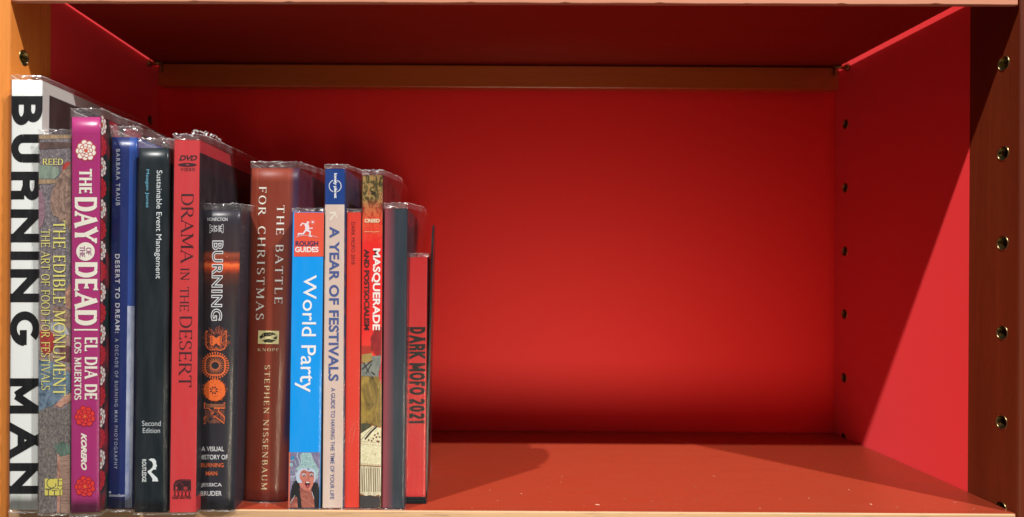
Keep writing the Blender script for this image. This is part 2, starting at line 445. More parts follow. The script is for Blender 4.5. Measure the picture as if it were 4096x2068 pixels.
        for v, o_, u_ in spec:
            row = []
            for i, u in enumerate(us):
                ov = over * o_
                if o_ > 0:
                    jag = 1 + amp * (0.10 * wob(u * 11, 4) + rnd.uniform(-0.07, 0.07) * (o_ > 0.9))
                    if u > 1: jag *= 1 - right_drop * min(1, (u - 1) / 0.6)
                    if u < 0: jag *= 0.8
                    ov *= jag
                un = under * u_
                if u_ > 0.9: un *= 1 - 0.25 * abs(wob(u * 17, 2)) - rnd.uniform(0, 0.12)
                p = point(i, u, v, ov, un)
                if o_ > 0.15 or u_ > 0.25:          # crumpled facets where the film stands free
                    j_ = 0.00045 * amp * (0.5 + o_ + u_ * .6); p.x += rnd.uniform(-j_, j_) * .7; p.y += rnd.uniform(-j_, j_); p.z += rnd.uniform(-j_, j_) * .5 * (u_ == 0)
                row.append(bm.verts.new(p))
            rows.append(row)
        n = len(rows)
        for j in range(n - 1):
            for i in range(len(us) - 1):
                f = bm.faces.new((rows[j][i], rows[j][i + 1], rows[j + 1][i + 1], rows[j + 1][i]))
                f.material_index = 2 if j == n - 2 or j == 0 else (1 if j >= 20 or j <= 2 else 0)
        bmesh.ops.remove_doubles(bm, verts=bm.verts, dist=1e-7)
        o = link('plastic_sleeve', bm, [FILM, FILM_TOP, FILM_EDGE], s.e, True)
        for p in o.data.polygons: p.use_smooth = p.material_index == 0
        s.film = o
        return o

# ------------------------------------------------------------------ lettering
def A(cx, cy, rx, ry, a0, a1, n=14):
    return [(cx + rx * math.cos(math.radians(a0 + (a1 - a0) * i / n)), cy + ry * math.sin(math.radians(a0 + (a1 - a0) * i / n))) for i in range(n + 1)]
# pen glyphs: (advance, strokes (weight, points), foot serifs (x, y), arm serifs (x, y))
G = {
 'A': (.86, [('t', [(.06, 0), (.42, 1)]), ('T', [(.40, 1), (.78, 0)]), ('t', [(.19, .36), (.64, .36)])], [(.06, 0), (.78, 0)], []),
 'B': (.74, [('T', [(.14, 0), (.14, 1)]), ('a', [(.14, 1), (.36, 1)] + A(.36, .76, .22, .24, 90, -90) + [(.14, .52)]), ('a', [(.14, .52), (.38, .52)] + A(.38, .26, .27, .26, 90, -90) + [(.14, 0)])], [], []),
 'C': (.78, [('a', A(.44, .5, .36, .5, 52, 308, 24))], [], [(.68, .86), (.68, .14)]),
 'D': (.84, [('T', [(.14, 0), (.14, 1)]), ('a', [(.14, 1), (.34, 1)] + A(.34, .5, .40, .5, 90, -90, 20) + [(.14, 0)])], [], []),
 'E': (.70, [('T', [(.14, 0), (.14, 1)]), ('t', [(.04, 1), (.60, 1)]), ('t', [(.14, .51), (.50, .51)]), ('t', [(.04, 0), (.62, 0)])], [], [(.60, .93), (.50, .51), (.62, .07)]),
 'F': (.66, [('T', [(.14, 0), (.14, 1)]), ('t', [(.04, 1), (.60, 1)]), ('t', [(.14, .51), (.50, .51)])], [(.14, 0)], [(.60, .93), (.50, .51)]),
 'H': (.90, [('T', [(.14, 0), (.14, 1)]), ('T', [(.74, 0), (.74, 1)]), ('t', [(.14, .5), (.74, .5)])], [(.14, 0), (.14, 1), (.74, 0), (.74, 1)], []),
 'I': (.38, [('T', [(.18, 0), (.18, 1)])], [(.18, 0), (.18, 1)], []),
 'K': (.86, [('T', [(.14, 0), (.14, 1)]), ('t', [(.14, .42), (.66, 1)]), ('T', [(.30, .58), (.74, 0)])], [(.14, 0), (.14, 1), (.66, 1), (.74, 0)], []),
 'L': (.66, [('T', [(.14, 0), (.14, 1)]), ('t', [(.04, 0), (.60, 0)])], [(.14, 1)], [(.60, .08)]),
 'M': (1.04, [('t', [(.14, 0), (.14, 1)]), ('T', [(.14, 1), (.50, .12)]), ('t', [(.50, .12), (.86, 1)]), ('T', [(.88, 0), (.88, 1)])], [(.12, 0), (.10, 1), (.90, 1), (.88, 0)], []),
 'N': (.92, [('t', [(.14, 0), (.14, 1)]), ('T', [(.14, 1), (.76, 0)]), ('t', [(.76, 0), (.76, 1)])], [(.14, 0), (.10, 1), (.76, 1)], []),
 'O': (.90, [('a', A(.44, .5, .37, .5, 0, 360, 30))], [], []),
 'P': (.70, [('T', [(.14, 0), (.14, 1)]), ('a', [(.14, 1), (.36, 1)] + A(.36, .73, .26, .27, 90, -90) + [(.14, .46)])], [(.14, 0)], []),
 'R': (.82, [('T', [(.14, 0), (.14, 1)]), ('a', [(.14, 1), (.36, 1)] + A(.36, .75, .25, .25, 90, -90) + [(.14, .5)]), ('T', [(.36, .5), (.72, 0)])], [(.14, 0), (.74, 0)], []),
 'S': (.64, [('a', A(.31, .75, .22, .25, 35, 230, 14)[:-1] + [(.20, .58), (.38, .46)] + A(.31, .25, .24, .25, 50, -150, 14)[1:])], [], [(.50, .86), (.10, .14)]),
 'T': (.74, [('T', [(.36, 0), (.36, 1)]), ('t', [(.03, 1), (.69, 1)])], [(.36, 0)], [(.03, .92), (.69, .92)]),
 'U': (.88, [('T', [(.14, 1), (.14, .34)]), ('a', A(.44, .34, .30, .34, 180, 360, 16)), ('t', [(.74, .34), (.74, 1)])], [(.14, 1), (.74, 1)], []),
 'V': (.84, [('T', [(.06, 1), (.42, 0)]), ('t', [(.42, 0), (.76, 1)])], [(.06, 1), (.76, 1)], []),
 'Y': (.82, [('T', [(.06, 1), (.40, .46)]), ('t', [(.40, .46), (.74, 1)]), ('T', [(.40, 0), (.40, .46)])], [(.06, 1), (.74, 1), (.40, 0)], []),
 ' ': (.42, [], [], []), '|': (.34, [('T', [(.12, -.02), (.12, 1.02)])], [], []),
}
def ribbon(tris, pts, wf, lay, ext=0.0):
    n = len(pts)
    closed = n > 2 and abs(pts[0][0] - pts[-1][0]) < 1e-6 and abs(pts[0][1] - pts[-1][1]) < 1e-6
    L = []; Rr = []
    for i, p in enumerate(pts):
        a = pts[i - 1] if i else (pts[-2] if closed else pts[0]); b = pts[i + 1] if i < n - 1 else (pts[1] if closed else pts[-1])
        dx, dy = b[0] - a[0], b[1] - a[1]; d = math.hypot(dx, dy) or 1; dx /= d; dy /= d
        h = wf(dx, dy) / 2
        L.append((p[0] - dy * h, p[1] + dx * h, lay)); Rr.append((p[0] + dy * h, p[1] - dx * h, lay))
    for i in range(n - 1):
        tris.append((L[i], Rr[i], Rr[i + 1])); tris.append((L[i], Rr[i + 1], L[i + 1]))
def pen_text(s, T=.15, t=.06, serif=.11, sh=.05, space=.06, xs=1.0):
    tris = []; x = 0; lay = 0
    for ch in s:
        adv, strokes, fs, asf = G[ch]; k = 0
        for wt, pts in strokes:
            q = [(x + px_ * xs, py_) for px_, py_ in pts]
            wf = {'T': lambda dx, dy: T, 't': lambda dx, dy: t, 'a': lambda dx, dy: math.sqrt((T * dy) ** 2 + (t * dx) ** 2)}[wt]
            # keep thin horizontals inside the cap height
            q = [(a, b - t / 2 if b > .97 and wt != 'T' else (b + t / 2 if b < .03 and wt != 'T' else b)) for a, b in q]
            ribbon(tris, q, wf, k); k += 1
        for sx, sy in fs:
            yy = sy + sh / 2 if sy < .5 else sy - sh / 2
            sx = x + sx * xs
            ribbon(tris, [(sx - serif, yy), (sx + serif, yy)], lambda a, b: sh, k); 
            d = -1 if sy > .5 else 1     # bracket
            tris.append(((sx - serif * .8, yy, k + 1), (sx + serif * .8, yy, k + 1), (sx, yy + d * sh * 2.4, k + 1)))
        k += 2
        for sx, sy in asf:
            sx = x + sx * xs; hh = .11
            ribbon(tris, [(sx, sy - hh), (sx, sy + hh)], lambda a, b: sh, k)
            tris.append(((sx, sy - hh, k + 1), (sx, sy + hh, k + 1), (sx - sh * 1.6, sy, k + 1)))
        x += adv * xs + space
    return tris
def clip(tris, lo, hi):
    out = []
    for t in tris:
        poly = list(t)
        for lim, sg in ((lo, 1), (hi, -1)):
            q = []
            for i, p in enumerate(poly):
                n = poly[(i + 1) % len(poly)]; a = (p[1] - lim) * sg; b = (n[1] - lim) * sg
                if a >= 0: q.append(p)
                if (a > 0 and b < 0) or (a < 0 and b > 0):
                    k = a / (a - b); q.append(tuple(p[m] + (n[m] - p[m]) * k for m in range(3)))
            poly = q
            if len(poly) < 3: break
        for i in range(1, len(poly) - 1): out.append((poly[0], poly[i], poly[i + 1]))
    return out
G['2'] = (.66, [('a', A(.31, .74, .25, .26, 165, -35, 14) + [(.06, 0)]), ('t', [(.02, 0), (.62, 0)])], [], [])
G['0'] = (.70, [('a', A(.33, .5, .27, .5, 0, 360, 28))], [], [])
G['1'] = (.40, [('T', [(.24, 0), (.24, 1)]), ('t', [(.04, .80), (.24, .95)])], [], [])
G['G'] = (.88, [('a', A(.44, .5, .37, .5, 48, 360, 26) + [(.81, .44)]), ('t', [(.48, .44), (.90, .44)])], [], [])
def sans_text(s, T=.2, space=.1, xs=1.0):
    tris = []; x = 0
    for ch in s:
        adv, strokes, fs, asf = G[ch]; g = []; gx = xs * {'B': 1.1, 'R': 1.16, 'U': .90, 'N': 1.08, 'G': .97, 'M': 1.08}.get(ch, 1)
        if ch == 'R': strokes = strokes[:2] + [('T', [(.38, .5), (.585, .38)]), ('T', [(.59, .42), (.59, 0)])]
        for k, (wt, pts) in enumerate(strokes):
            q = [(a * gx, T / 2 + b * (1 - T)) for a, b in pts]
            if len(q) == 2 and abs(q[0][1] - q[1][1]) > 1e-6:
                for i, j in ((0, 1), (1, 0)):
                    if pts[i][1] in (0, 1):
                        dx, dy = q[i][0] - q[j][0], q[i][1] - q[j][1]; d = math.hypot(dx, dy); q[i] = (q[i][0] + dx / d * T * 1.3, q[i][1] + dy / d * T * 1.3)
            if ch in 'EFLT' and wt == 't': q = [(a + (T * .0), b) for a, b in q]
            ribbon(g, q, lambda dx, dy: T, k)
        if not g: x += adv * xs * .8; continue
        g = clip(g, 0, 1)
        if ch in 'NM':      # diagonals stay between the outer edges of the stems
            e0 = strokes[0][1][0][0] * gx - T / 2; e1 = strokes[-1][1][0][0] * gx + T / 2
            fl = lambda tt: [tuple((p[1], p[0], p[2]) for p in t) for t in tt]
            g = fl(clip(fl(g), e0, e1))
        mn = min(p[0] for t in g for p in t); mx = max(p[0] for t in g for p in t)
        tris += [tuple((p[0] - mn + x, p[1], p[2]) for p in t) for t in g]
        x += mx - mn + space * (.45 if ch == 'A' else 1)
    return tris
def font_text(s, bold=0.0, shear=0.0, space=1.0, word=1.0):
    c = bpy.data.curves.new('lettering', 'FONT'); c.body = s; c.offset = bold; c.shear = shear; c.space_character = space
    c.space_word = word; c.resolution_u = 4; c.fill_mode = 'FRONT'
    o = bpy.data.objects.new('lettering', c); COL.objects.link(o)
    dg = bpy.context.evaluated_depsgraph_get(); dg.update()
    me = o.evaluated_get(dg).to_mesh(); me.calc_loop_triangles()
    V = [v.co.copy() for v in me.vertices]
    tris = [tuple((V[i].x, V[i].y, 0) for i in t.vertices) for t in me.loop_triangles]
    o.evaluated_get(dg).to_mesh_clear(); bpy.data.objects.remove(o); bpy.data.curves.remove(c)
    return tris
LAY = 1.6e-5; BASE = 1.2e-4
def write(book, name, tris, where, col, rot=True, base=0, bbox=None, mat=None):
    """lay tris into a box of the photograph: rot=True: where = (xl_top, xr_top, y0, xl_bot, xr_bot, y1) reading downwards;
       rot=False: where = (x0, y0, x1, y1) upright"""
    xs = [p[0] for t in tris for p in t]; ys = [p[1] for t in tris for p in t]
    if bbox is None: bbox = (min(xs), max(xs), min(ys), max(ys))
    a, b, c, d = bbox
    if book.bulge:
        lim = 0.13; out = []; st = list(tris)
        sp = max(1e-6, book.q[1][0] - book.q[0][0])
        fx = (abs(where[1] - where[0]) / sp / (d - c)) if rot else (abs(where[2] - where[0]) / sp / (b - a))
        ax = 1 if rot else 0
        while st:
            t = st.pop(); e = [(abs(t[i][ax] - t[(i + 1) % 3][ax]) * fx, i) for i in range(3)]; m_, i = max(e)
            if m_ > lim:
                p, q, r = t[i], t[(i + 1) % 3], t[(i + 2) % 3]; mid = tuple((x + y) / 2 for x, y in zip(p, q))
                st.append((p, mid, r)); st.append((mid, q, r))
            else: out.append(t)
        tris = out
    bm = bmesh.new(); cache = {}
    for t in tris:
        vs = []
        for p in t:
            if p not in cache:
                u = (p[0] - a) / (b - a); v = (p[1] - c) / (d - c)
                if rot:
                    xl = where[0] + (where[3] - where[0]) * u; xr = where[1] + (where[4] - where[1]) * u
                    px, py = xl + (xr - xl) * v, where[2] + (where[5] - where[2]) * u
                else: px, py = where[0] + (where[2] - where[0]) * u, where[3] + (where[1] - where[3]) * v
                cache[p] = bm.verts.new(book.P(px, py, BASE + (p[2] + base) * LAY))
            vs.append(cache[p])
        if len(set(vs)) == 3:
            try: bm.faces.new(vs)
            except ValueError: pass
    bmesh.ops.recalc_face_normals(bm, faces=bm.faces)
    for f in bm.faces:
        if f.normal.y > 0: f.normal_flip()
    return link(name, bm, mat or ink(col), book.e)
class Art:
    """flat print built of inked shapes, in pixels of one enlarged crop of the photograph"""
    def __init__(s, book, name, x0=0, y0=0, k=1.0, base=0):
        s.b, s.name, s.x0, s.y0, s.k = book, name, x0, y0, k; s.bm = bmesh.new(); s.mats = []; s.lay = base
    def mi(s, col):
        m = col if isinstance(col, bpy.types.Material) else ink(col)
        if m not in s.mats: s.mats.append(m)
        return s.mats.index(m)
    def P(s, x, y, lay): return s.b.P(s.x0 + x / s.k, s.y0 + y / s.k, BASE + lay * LAY)
    def face(s, pts, col, lay):
        i = s.mi(col); tris = [tuple(pts[k] for k in tri) for tri in tessellate_polygon([[Vector((x, y, 0)) for x, y in pts]])]
        if s.b.bulge:
            lim = .12 * (s.b.q[1][0] - s.b.q[0][0]) * s.k; st, tris = tris, []
            while st:
                t = st.pop(); m_, e = max((abs(t[m][0] - t[(m + 1) % 3][0]), m) for m in range(3))
                if m_ > lim:
                    p, q, r = t[e], t[(e + 1) % 3], t[(e + 2) % 3]; mid = ((p[0] + q[0]) / 2, (p[1] + q[1]) / 2)
                    st += [(p, mid, r), (mid, q, r)]
                else: tris.append(t)
        cache = {}
        def V(p):
            if p not in cache: cache[p] = s.bm.verts.new(s.P(p[0], p[1], lay))
            return cache[p]
        for tri in tris:
            try: f = s.bm.faces.new([V(tuple(p)) for p in tri])
            except ValueError: continue
            f.material_index = i
            f.normal_update()
            if f.normal.y > 0: f.normal_flip()
    def poly(s, pts, col, up=True):
        s.face(pts, col, s.lay); s.lay += 1 if up else 0
    def disc(s, cx, cy, r, col, ry=None, n=20, up=True, jag=0.0, rot=0.0):
        ry = ry or r
        s.poly([((cx + r * (1 + jag * random.uniform(-1, 1)) * math.cos(2 * math.pi * i / n + rot)), (cy + ry * (1 + jag * random.uniform(-1, 1)) * math.sin(2 * math.pi * i / n + rot))) for i in range(n)], col, up)
    def line(s, pts, w, col, up=True, w2=None):
        tr = []; ribbon(tr, pts, (lambda a, b: w), 0); i = s.mi(col)
        for t in tr:
            f = s.bm.faces.new([s.bm.verts.new(s.P(p[0], p[1], s.lay)) for p in t]); f.material_index = i
            f.normal_update()
            if f.normal.y > 0: f.normal_flip()
        s.lay += 1 if up else 0
    def done(s): return link(s.name, s.bm, s.mats, s.b.e)

def plain_cover(name, spine, side=None, rough=0.32, streak=0.2, extra=None):
    """printed board: spine colour, other colour on the side boards (u > 1)"""
    t = NT(name); uvn = t.n('ShaderNodeUVMap'); sx = t.n('ShaderNodeSeparateXYZ'); t.l(uvn.outputs[0], sx.inputs[0])
    c = lin(spine, .86)
    st = t.noise(t.coords('Object', (500, 500, 9)), 1, 3); mo = t.noise(t.coords('Object'), 240, 4)
    body = t.mix(t.math('MULTIPLY', st, streak), c, tuple(min(1, x * 0.55) for x in c[:3]) + (1,))
    body = t.mix(t.math('MULTIPLY', mo, streak * .7), body, tuple(min(1, x * 1.35 + .01) for x in c[:3]) + (1,))
    if extra: body = extra(t, sx, body)
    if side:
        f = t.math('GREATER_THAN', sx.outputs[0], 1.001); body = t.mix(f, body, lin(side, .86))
    t.base(body); t.bump(mo, 0.08, 0.0004); return t.set(rough, 0.24)

def BOOK(*a, **k): return Book(*a, **k)

# 1 --- tall white book
def e1(t, sx, body):
    n1 = t.noise(t.coords('Object', (260, 260, 90)), 1, 5, .7)
    f = t.ramp(n1, [(.5, (0, 0, 0)), (.72, (.75, .75, .75))])
    edge = t.math('GREATER_THAN', t.math('ABSOLUTE', t.math('SUBTRACT', sx.outputs[1], .5)), .445)
    return t.mix(t.math('MULTIPLY', f, edge), body, (.55, .66, .52, 1))
b = BOOK('book', 'tall white book with giant black spine letters, leftmost, against the honey wooden upright', ((46, 318), (170, 322), (153, 2040), (37, 2038)), 2050, .212,
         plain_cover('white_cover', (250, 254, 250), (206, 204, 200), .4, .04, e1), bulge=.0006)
BM = b
K = (14, 14, 18)
write(b, 'title_lettering', sans_text('BURNING', .235, space=.25), (46, 171, 384, 39, 157, 1384), K)
write(b, 'title_lettering', sans_text('MAN', .235, space=.25), (39, 157, 1513, 37, 154, 1975), K)
b.sleeve(300, 2050, seed=1, amp=1.5, pinch=.0004)
# picture and white margin on its front board
def side_patch(book, name, d0, d1, z0, z1, mat, off=.00015):
    bm = bmesh.new()
    def q(d, z):
        e0, e1 = book.edge(1, 0), book.edge(1, 1); v = (z - e0.z) / (e1.z - e0.z)
        return bm.verts.new((e0.x + (e1.x - e0.x) * v + off, book.y + book.bulge + d, z))
    f = bm.faces.new((q(d0, z0), q(d1, z0), q(d1, z1), q(d0, z1))); bm.normal_update()
    if f.normal.x < 0: f.normal_flip()
    return link(name, bm, mat, book.e)
DARKW = wood('burnt_wood_print', (.018, .012, .012), (.055, .038, .036), 2, .35, .5)
side_patch(b, 'cover_picture', .0085, .205, .03, EYE + .1185, DARKW)

# 2 --- painting spine with yellow serif letters
def e2(t, sx, body):
    v = sx.outputs[1]
    wv = t.n('ShaderNodeTexVoronoi'); wv.inputs['Scale'].default_value = 1; t.l(t.coords('Object', (720, 500, 560)), wv.inputs[0])
    weave = t.ramp(wv.outputs['Distance'], [(.15, lin((150, 140, 142))), (.5, lin((98, 90, 98)))])
    n1 = t.noise(t.coords('Object', (150, 150, 90)), 1, 6, .7, 1.2)
    paint = t.ramp(n1, [(.3, lin((50, 52, 66))), (.42, lin((104, 128, 150))), (.5, lin((150, 110, 100))), (.58, lin((196, 160, 138))), (.68, lin((150, 96, 84))), (.8, lin((70, 60, 66)))])
    # the figures fill the lower middle of the spine only
    band = t.ramp(v, [(0, (0, 0, 0)), (.22, (0, 0, 0)), (.27, (.85,) * 3), (.47, (.9,) * 3), (.56, (0, 0, 0))])
    b2 = t.mix(band, weave, paint)
    n2 = t.noise(t.coords('Object', (500, 500, 300)), 1, 4, .7)
    return t.mix(.35, b2, t.ramp(n2, [(.35, (.05, .046, .055)), (.65, (.40, .35, .33))]))
b = BOOK('book', 'grey book with a painting and yellow serif lettering on its spine, beside the magenta book',
         ((157, 541), (285, 541), (282, 2048), (155, 2050)), 2062, .19, plain_cover('painting_cover', (120, 110, 112), (90, 80, 84), .35, .1, e2))
Yc = (240, 232, 130)
a = Art(b, 'painting_print', 140, 500, 2.1687)
def blotch(name, c0, c1, sc=(160, 160, 60)):
    t = NT(name); n_ = t.noise(t.coords('Object', sc), 1, 6, .75, .8)
    t.base(t.ramp(n_, [(.34, lin(c0, .8)), (.62, lin(c1, .8))])); return t.set(.4, .35)
HEN = blotch('hen_feather_print', (78, 62, 60), (186, 152, 134), (420, 420, 200))
STR = blotch('straw_print', (120, 96, 76), (206, 176, 140), (1100, 300, 60))
GRN = blotch('green_glaze_print', (108, 122, 112), (160, 178, 160)); PNK = blotch('pink_plate_print', (120, 90, 104), (176, 138, 150), (300, 300, 1400))
BLU = blotch('blue_cloth_print', (44, 62, 84), (136, 160, 180), (200, 200, 160)); REDP = blotch('red_cloth_print', (120, 40, 44), (196, 70, 66))
FLE = blotch('flesh_print', (140, 92, 80), (220, 170, 146), (200, 200, 140)); WSK = blotch('basket_print', (40, 38, 52), (158, 148, 140), (900, 900, 520))
PLK = blotch('plank_print', (120, 92, 84), (190, 156, 138), (120, 120, 1500))
a.poly([(36, 86), (316, 84), (316, 116), (36, 120)], STR)
a.poly([(36, 150), (200, 146), (314, 152), (314, 196), (36, 212)], blotch('brown_band_print', (78, 62, 60), (120, 92, 84)))
a.poly([(33, 350), (120, 345), (205, 372), (215, 420), (170, 466), (33, 466)], GRN)
a.poly([(33, 470), (210, 472), (210, 505), (33, 512)], STR)
a.poly([(33, 560), (60, 580), (84, 660), (86, 780), (66, 860), (33, 915)], PNK)
a.poly([(314, 320), (275, 318), (240, 345), (236, 400), (190, 490), (150, 560), (135, 640), (138, 740), (158, 785), (200, 800), (215, 845), (250, 840), (280, 880), (314, 950)], HEN)
a.poly([(314, 320), (275, 318), (242, 345), (238, 392), (262, 384), (300, 340)], REDP)
a.done()
a = Art(b, 'painting_print', 140, 1100, 2.1687, 1)
a.poly([(262, 150), (300, 80), (314, 80), (314, 300), (270, 285)], FLE)
a.poly([(150, 270), (250, 280), (314, 330), (312, 480), (250, 420), (180, 370)], HEN)
a.poly([(130, 420), (190, 400), (262, 440), (300, 520), (230, 520), (170, 490), (135, 480)], blotch('white_ruff_print', (120, 128, 140), (216, 216, 214)))
a.poly([(40, 490), (110, 470), (170, 520), (165, 640), (110, 700), (50, 660)], REDP)
a.poly([(200, 600), (312, 620), (314, 760), (230, 740)], blotch('maroon_print', (64, 42, 52), (140, 90, 92)))
a.poly([(33, 740), (120, 730), (200, 800), (300, 850), (310, 1000), (230, 1080), (120, 1150), (33, 1180)], BLU)
a.poly([(170, 1130), (250, 1050), (314, 1020), (314, 1090), (220, 1150)], FLE)
a.poly([(33, 1180), (120, 1140), (240, 1170), (314, 1100), (314, 1300), (33, 1300)], WSK)
a.done()
a = Art(b, 'painting_print', 0, 1150, 1.418, 1)
a.poly([(220, 760), (330, 740), (398, 800), (398, 900), (330, 930), (325, 1085), (300, 1280), (220, 1280)], WSK)
a.poly([(333, 960), (398, 930), (396, 1278), (345, 1278)], PLK)
a.poly([(325, 945), (340, 945), (340, 1278), (322, 1278)], FLE)
a.poly([(305, 900), (360, 870), (398, 900), (398, 945), (340, 960)], blotch('green_cloth_print', (60, 80, 74), (120, 146, 130)))
a.done()
write(b, 'author_lettering', pen_text('REED', .15, .07), (171, 634, 252, 660), Yc, rot=False, base=14)
write(b, 'title_lettering', pen_text('THE EDIBLE MONUMENT', .14, .06, .10), (211, 263, 881, 211, 264, 1584), Yc, base=14)
write(b, 'title_lettering', pen_text('THE ART OF FOOD FOR FESTIVALS', .12, .055, .09), (163, 200, 916, 164, 201, 1560), Yc, base=14)
a = Art(b, 'publisher_emblem', 0, 1900, 4.293, 14); ye = (226, 214, 104); dk = (74, 70, 84)
a.poly([(770, 62), (1070, 62), (1068, 350), (770, 350)], ye)
a.line(A(885, 140, 78, 78, -60, 330 - 360 - 330 + 330, 2) if False else [(885 + 80 * math.cos(math.radians(t_)), 140 + 84 * math.sin(math.radians(t_))) for t_ in range(300, 30, -15)], 14, dk, False)
a.line([(958, 205), (958, 145)], 14, dk); a.line([(998, 62), (998, 190)], 16, dk, False); a.line([(1004, 100), (1068, 100)], 10, dk); a.line([(990, 186), (1068, 186)], 12, dk, False)
a.line([(780, 252), (880, 252)], 12, dk); a.line([(830, 252), (830, 350)], 14, dk, False); a.line([(890, 266), (985, 266)], 10, dk, False); a.line([(935, 272), (935, 350)], 14, dk)
a.line([(985, 215), (1030, 275), (1066, 225)], 12, dk, False); a.line([(1030, 275), (1030, 350)], 13, dk); a.line([(770, 235), (985, 235)], 6, dk); a.done()
b.sleeve(517, 2062, seed=2, amp=1.0)

# 3 --- magenta book
def e3(t, sx, body):
    f = t.math('GREATER_THAN', sx.outputs[0], 1.001)
    n_ = t.noise(t.coords('Object', (60, 60, 30)), 1, 2)
    return t.mix(f, body, t.ramp(n_, [(.46, lin((28, 44, 44))), (.6, lin((150, 36, 52)))]))
b = BOOK('book', 'magenta book with cream display lettering and flower emblems on its spine',
         ((286, 468), (403, 468), (397, 2049), (283, 2052)), 2068, .17, plain_cover('magenta_cover', (178, 50, 120), None, .28, .16, e3), bulge=.0009)
def flower(book, cx, cy, r, petal, rim, core, place=None, base=0, name='flower_emblem'):
    a = Art(book, name, 0, 0, 1.0, base)
    if place: a.P = place
    for ring, n, rr, pr in ((0, 9, .72, .30), (1, 8, .46, .22), (2, 6, .24, .14)):
        for i in range(n):
            an = 2 * math.pi * (i + .5 * ring) / n + .3; k = 1 + .07 * math.sin(i * 2.3 + ring)
            x, y = cx + r * rr * k * math.cos(an), cy + r * rr * k * math.sin(an)
            a.lay = base + ring * 4 + (i % 2) * 2
            a.disc(x, y, r * (pr + .045), rim, n=12, up=True); a.disc(x, y, r * pr * .86, petal, n=12, up=False)
            a.lay += 1
    a.lay = base + 14; a.disc(cx, cy, r * .19, rim, n=12); a.disc(cx, cy, r * .15, core, n=12); return a.done()
W_ = (250, 246, 236); OR_ = (232, 84, 60); RR_ = (222, 44, 52); DR_ = (160, 26, 48)
flower(b, 344, 602, 41, W_, (206, 96, 74), OR_); flower(b, 340, 1666, 41, (235, 58, 46), (166, 24, 60), (244, 110, 40)); flower(b, 340, 1946, 41, (235, 58, 46), (166, 24, 60), (244, 110, 40))
Cr = (246, 242, 226)
P_ = dict(T=.26, t=.13, serif=.16, sh=.09, space=.10)
write(b, 'title_lettering', pen_text('THE', **P_), (315, 369, 674, 315, 369, 774), Cr)
write(b, 'title_lettering', pen_text('DAY', **P_), (295, 394, 789, 295, 394, 973), Cr)
a = Art(b, 'title_roundel'); a.disc(342, 1006, 37, Cr, n=36); a.done()
mg = (150, 40, 120)
write(b, 'title_lettering', pen_text('OF', .2, .1, .12, .07), (344, 366, 990, 344, 366, 1020), mg, base=4)
write(b, 'title_lettering', pen_text('THE', .2, .1, .12, .07), (318, 340, 984, 318, 340, 1028), mg, base=4)
write(b, 'title_lettering', pen_text('DEAD', **P_), (297, 394, 1049, 296, 391, 1302), Cr)
a = Art(b, 'title_rule'); a.poly([(296, 1316), (391, 1316), (391, 1322), (296, 1322)], Cr); a.done()
write(b, 'title_lettering', pen_text('EL DIA DE', .24, .11, .14, .08, .08), (337, 392, 1350, 337, 390, 1598), Cr)
write(b, 'title_lettering', pen_text('LOS MUERTOS', .22, .11, .12, .08, .06), (296, 326, 1350, 296, 326, 1600), Cr)
write(b, 'publisher_lettering', font_text('KORERO', .045, .35, .95), (324, 347, 1732, 324, 347, 1881), Cr)
def side_place(book, yr):
    return lambda x, y, lay: Vector((book.edge(1, max(0, min(1, book.uv(400, y)[1]))).x + .00012 + lay * LAY, book.y + book.bulge + x, unp(400, y, book.y).z))
for i in range(18):
    py = 498 + i * 84.0
    if py > 2010: break
    a = Art(b, 'cover_flower', base=0)
    # metres across, pixels down: use a local place that turns both into the board plane
    e = b.edge(1, b.uv(400, py)[1]); zc = unp(400, py, b.y).z; r_ = .0068
    def place(x, y, lay, e=e, zc=zc):
        return Vector((e.x + .00012 + lay * LAY, max(b.y + b.bulge + .0002, b.y + b.bulge + .0012 + x * r_), zc + y * r_))
    pal = (W_, (150, 40, 56), OR_) if i % 2 == 0 else (RR_, DR_, (200, 30, 40))
    for ring, n, rr, pr in ((0, 9, .72, .30), (1, 7, .42, .22), (2, 1, 0, .2)):
        for k in range(n):
            an = 2 * math.pi * (k + .5 * ring) / n; a.lay = ring * 4 + (k % 2) * 2
            pts = lambda q: [(rr * math.cos(an) + q * math.cos(m * math.pi / 5), rr * math.sin(an) + q * math.sin(m * math.pi / 5)) for m in range(10)]
            for q, c_ in ((pr + .04, pal[1]), (pr * .84, pal[2] if ring == 2 else pal[0])):
                mi = a.mi(c_); P3 = [place(x, y, a.lay) for x, y in pts(q)]
                try: f = a.bm.faces.new([a.bm.verts.new(p) for p in P3]); f.material_index = mi
                except ValueError: pass
                a.lay += 1
    a.bm.normal_update()
    for f in a.bm.faces:
        if f.normal.x < 0: f.normal_flip()
    a.done()
b.sleeve(433, 2068, seed=3, amp=.7, right_drop=-.1)

# 4 --- blue photography book
def e4(t, sx, body):
    f = t.math('GREATER_THAN', sx.outputs[0], .70)
    nz = t.noise(t.coords('Object', (200, 200, 60)), 1, 4, .65)
    low = t.ramp(nz, [(.3, lin((120, 136, 170))), (.7, lin((206, 212, 222)))])
    sel = t.ramp(sx.outputs[1], [(.0, lin((40, 62, 120))), (.10, lin((60, 84, 150))), (.24, lin((150, 160, 190)))])
    pic = t.mix(t.math('GREATER_THAN', sx.outputs[1], .545), t.mix(.45, low, sel), lin((38, 70, 142)))
    return t.mix(f, body, pic)
b = BOOK('book', 'dark blue book with small pale capitals and lighter edge, between magenta and black books',
         ((446, 548), (549, 550), (529, 2032), (430, 2031)), 2046, .20, plain_cover('blue_cover', (28, 46, 108), (44, 78, 156), .3, .3, e4), bulge=.0008)
Bw = (206, 218, 240)
write(b, 'author_lettering', font_text('BARBARA TRAUB', .015, 0, 1.3), (464, 480, 596, 463, 480, 822), Bw)
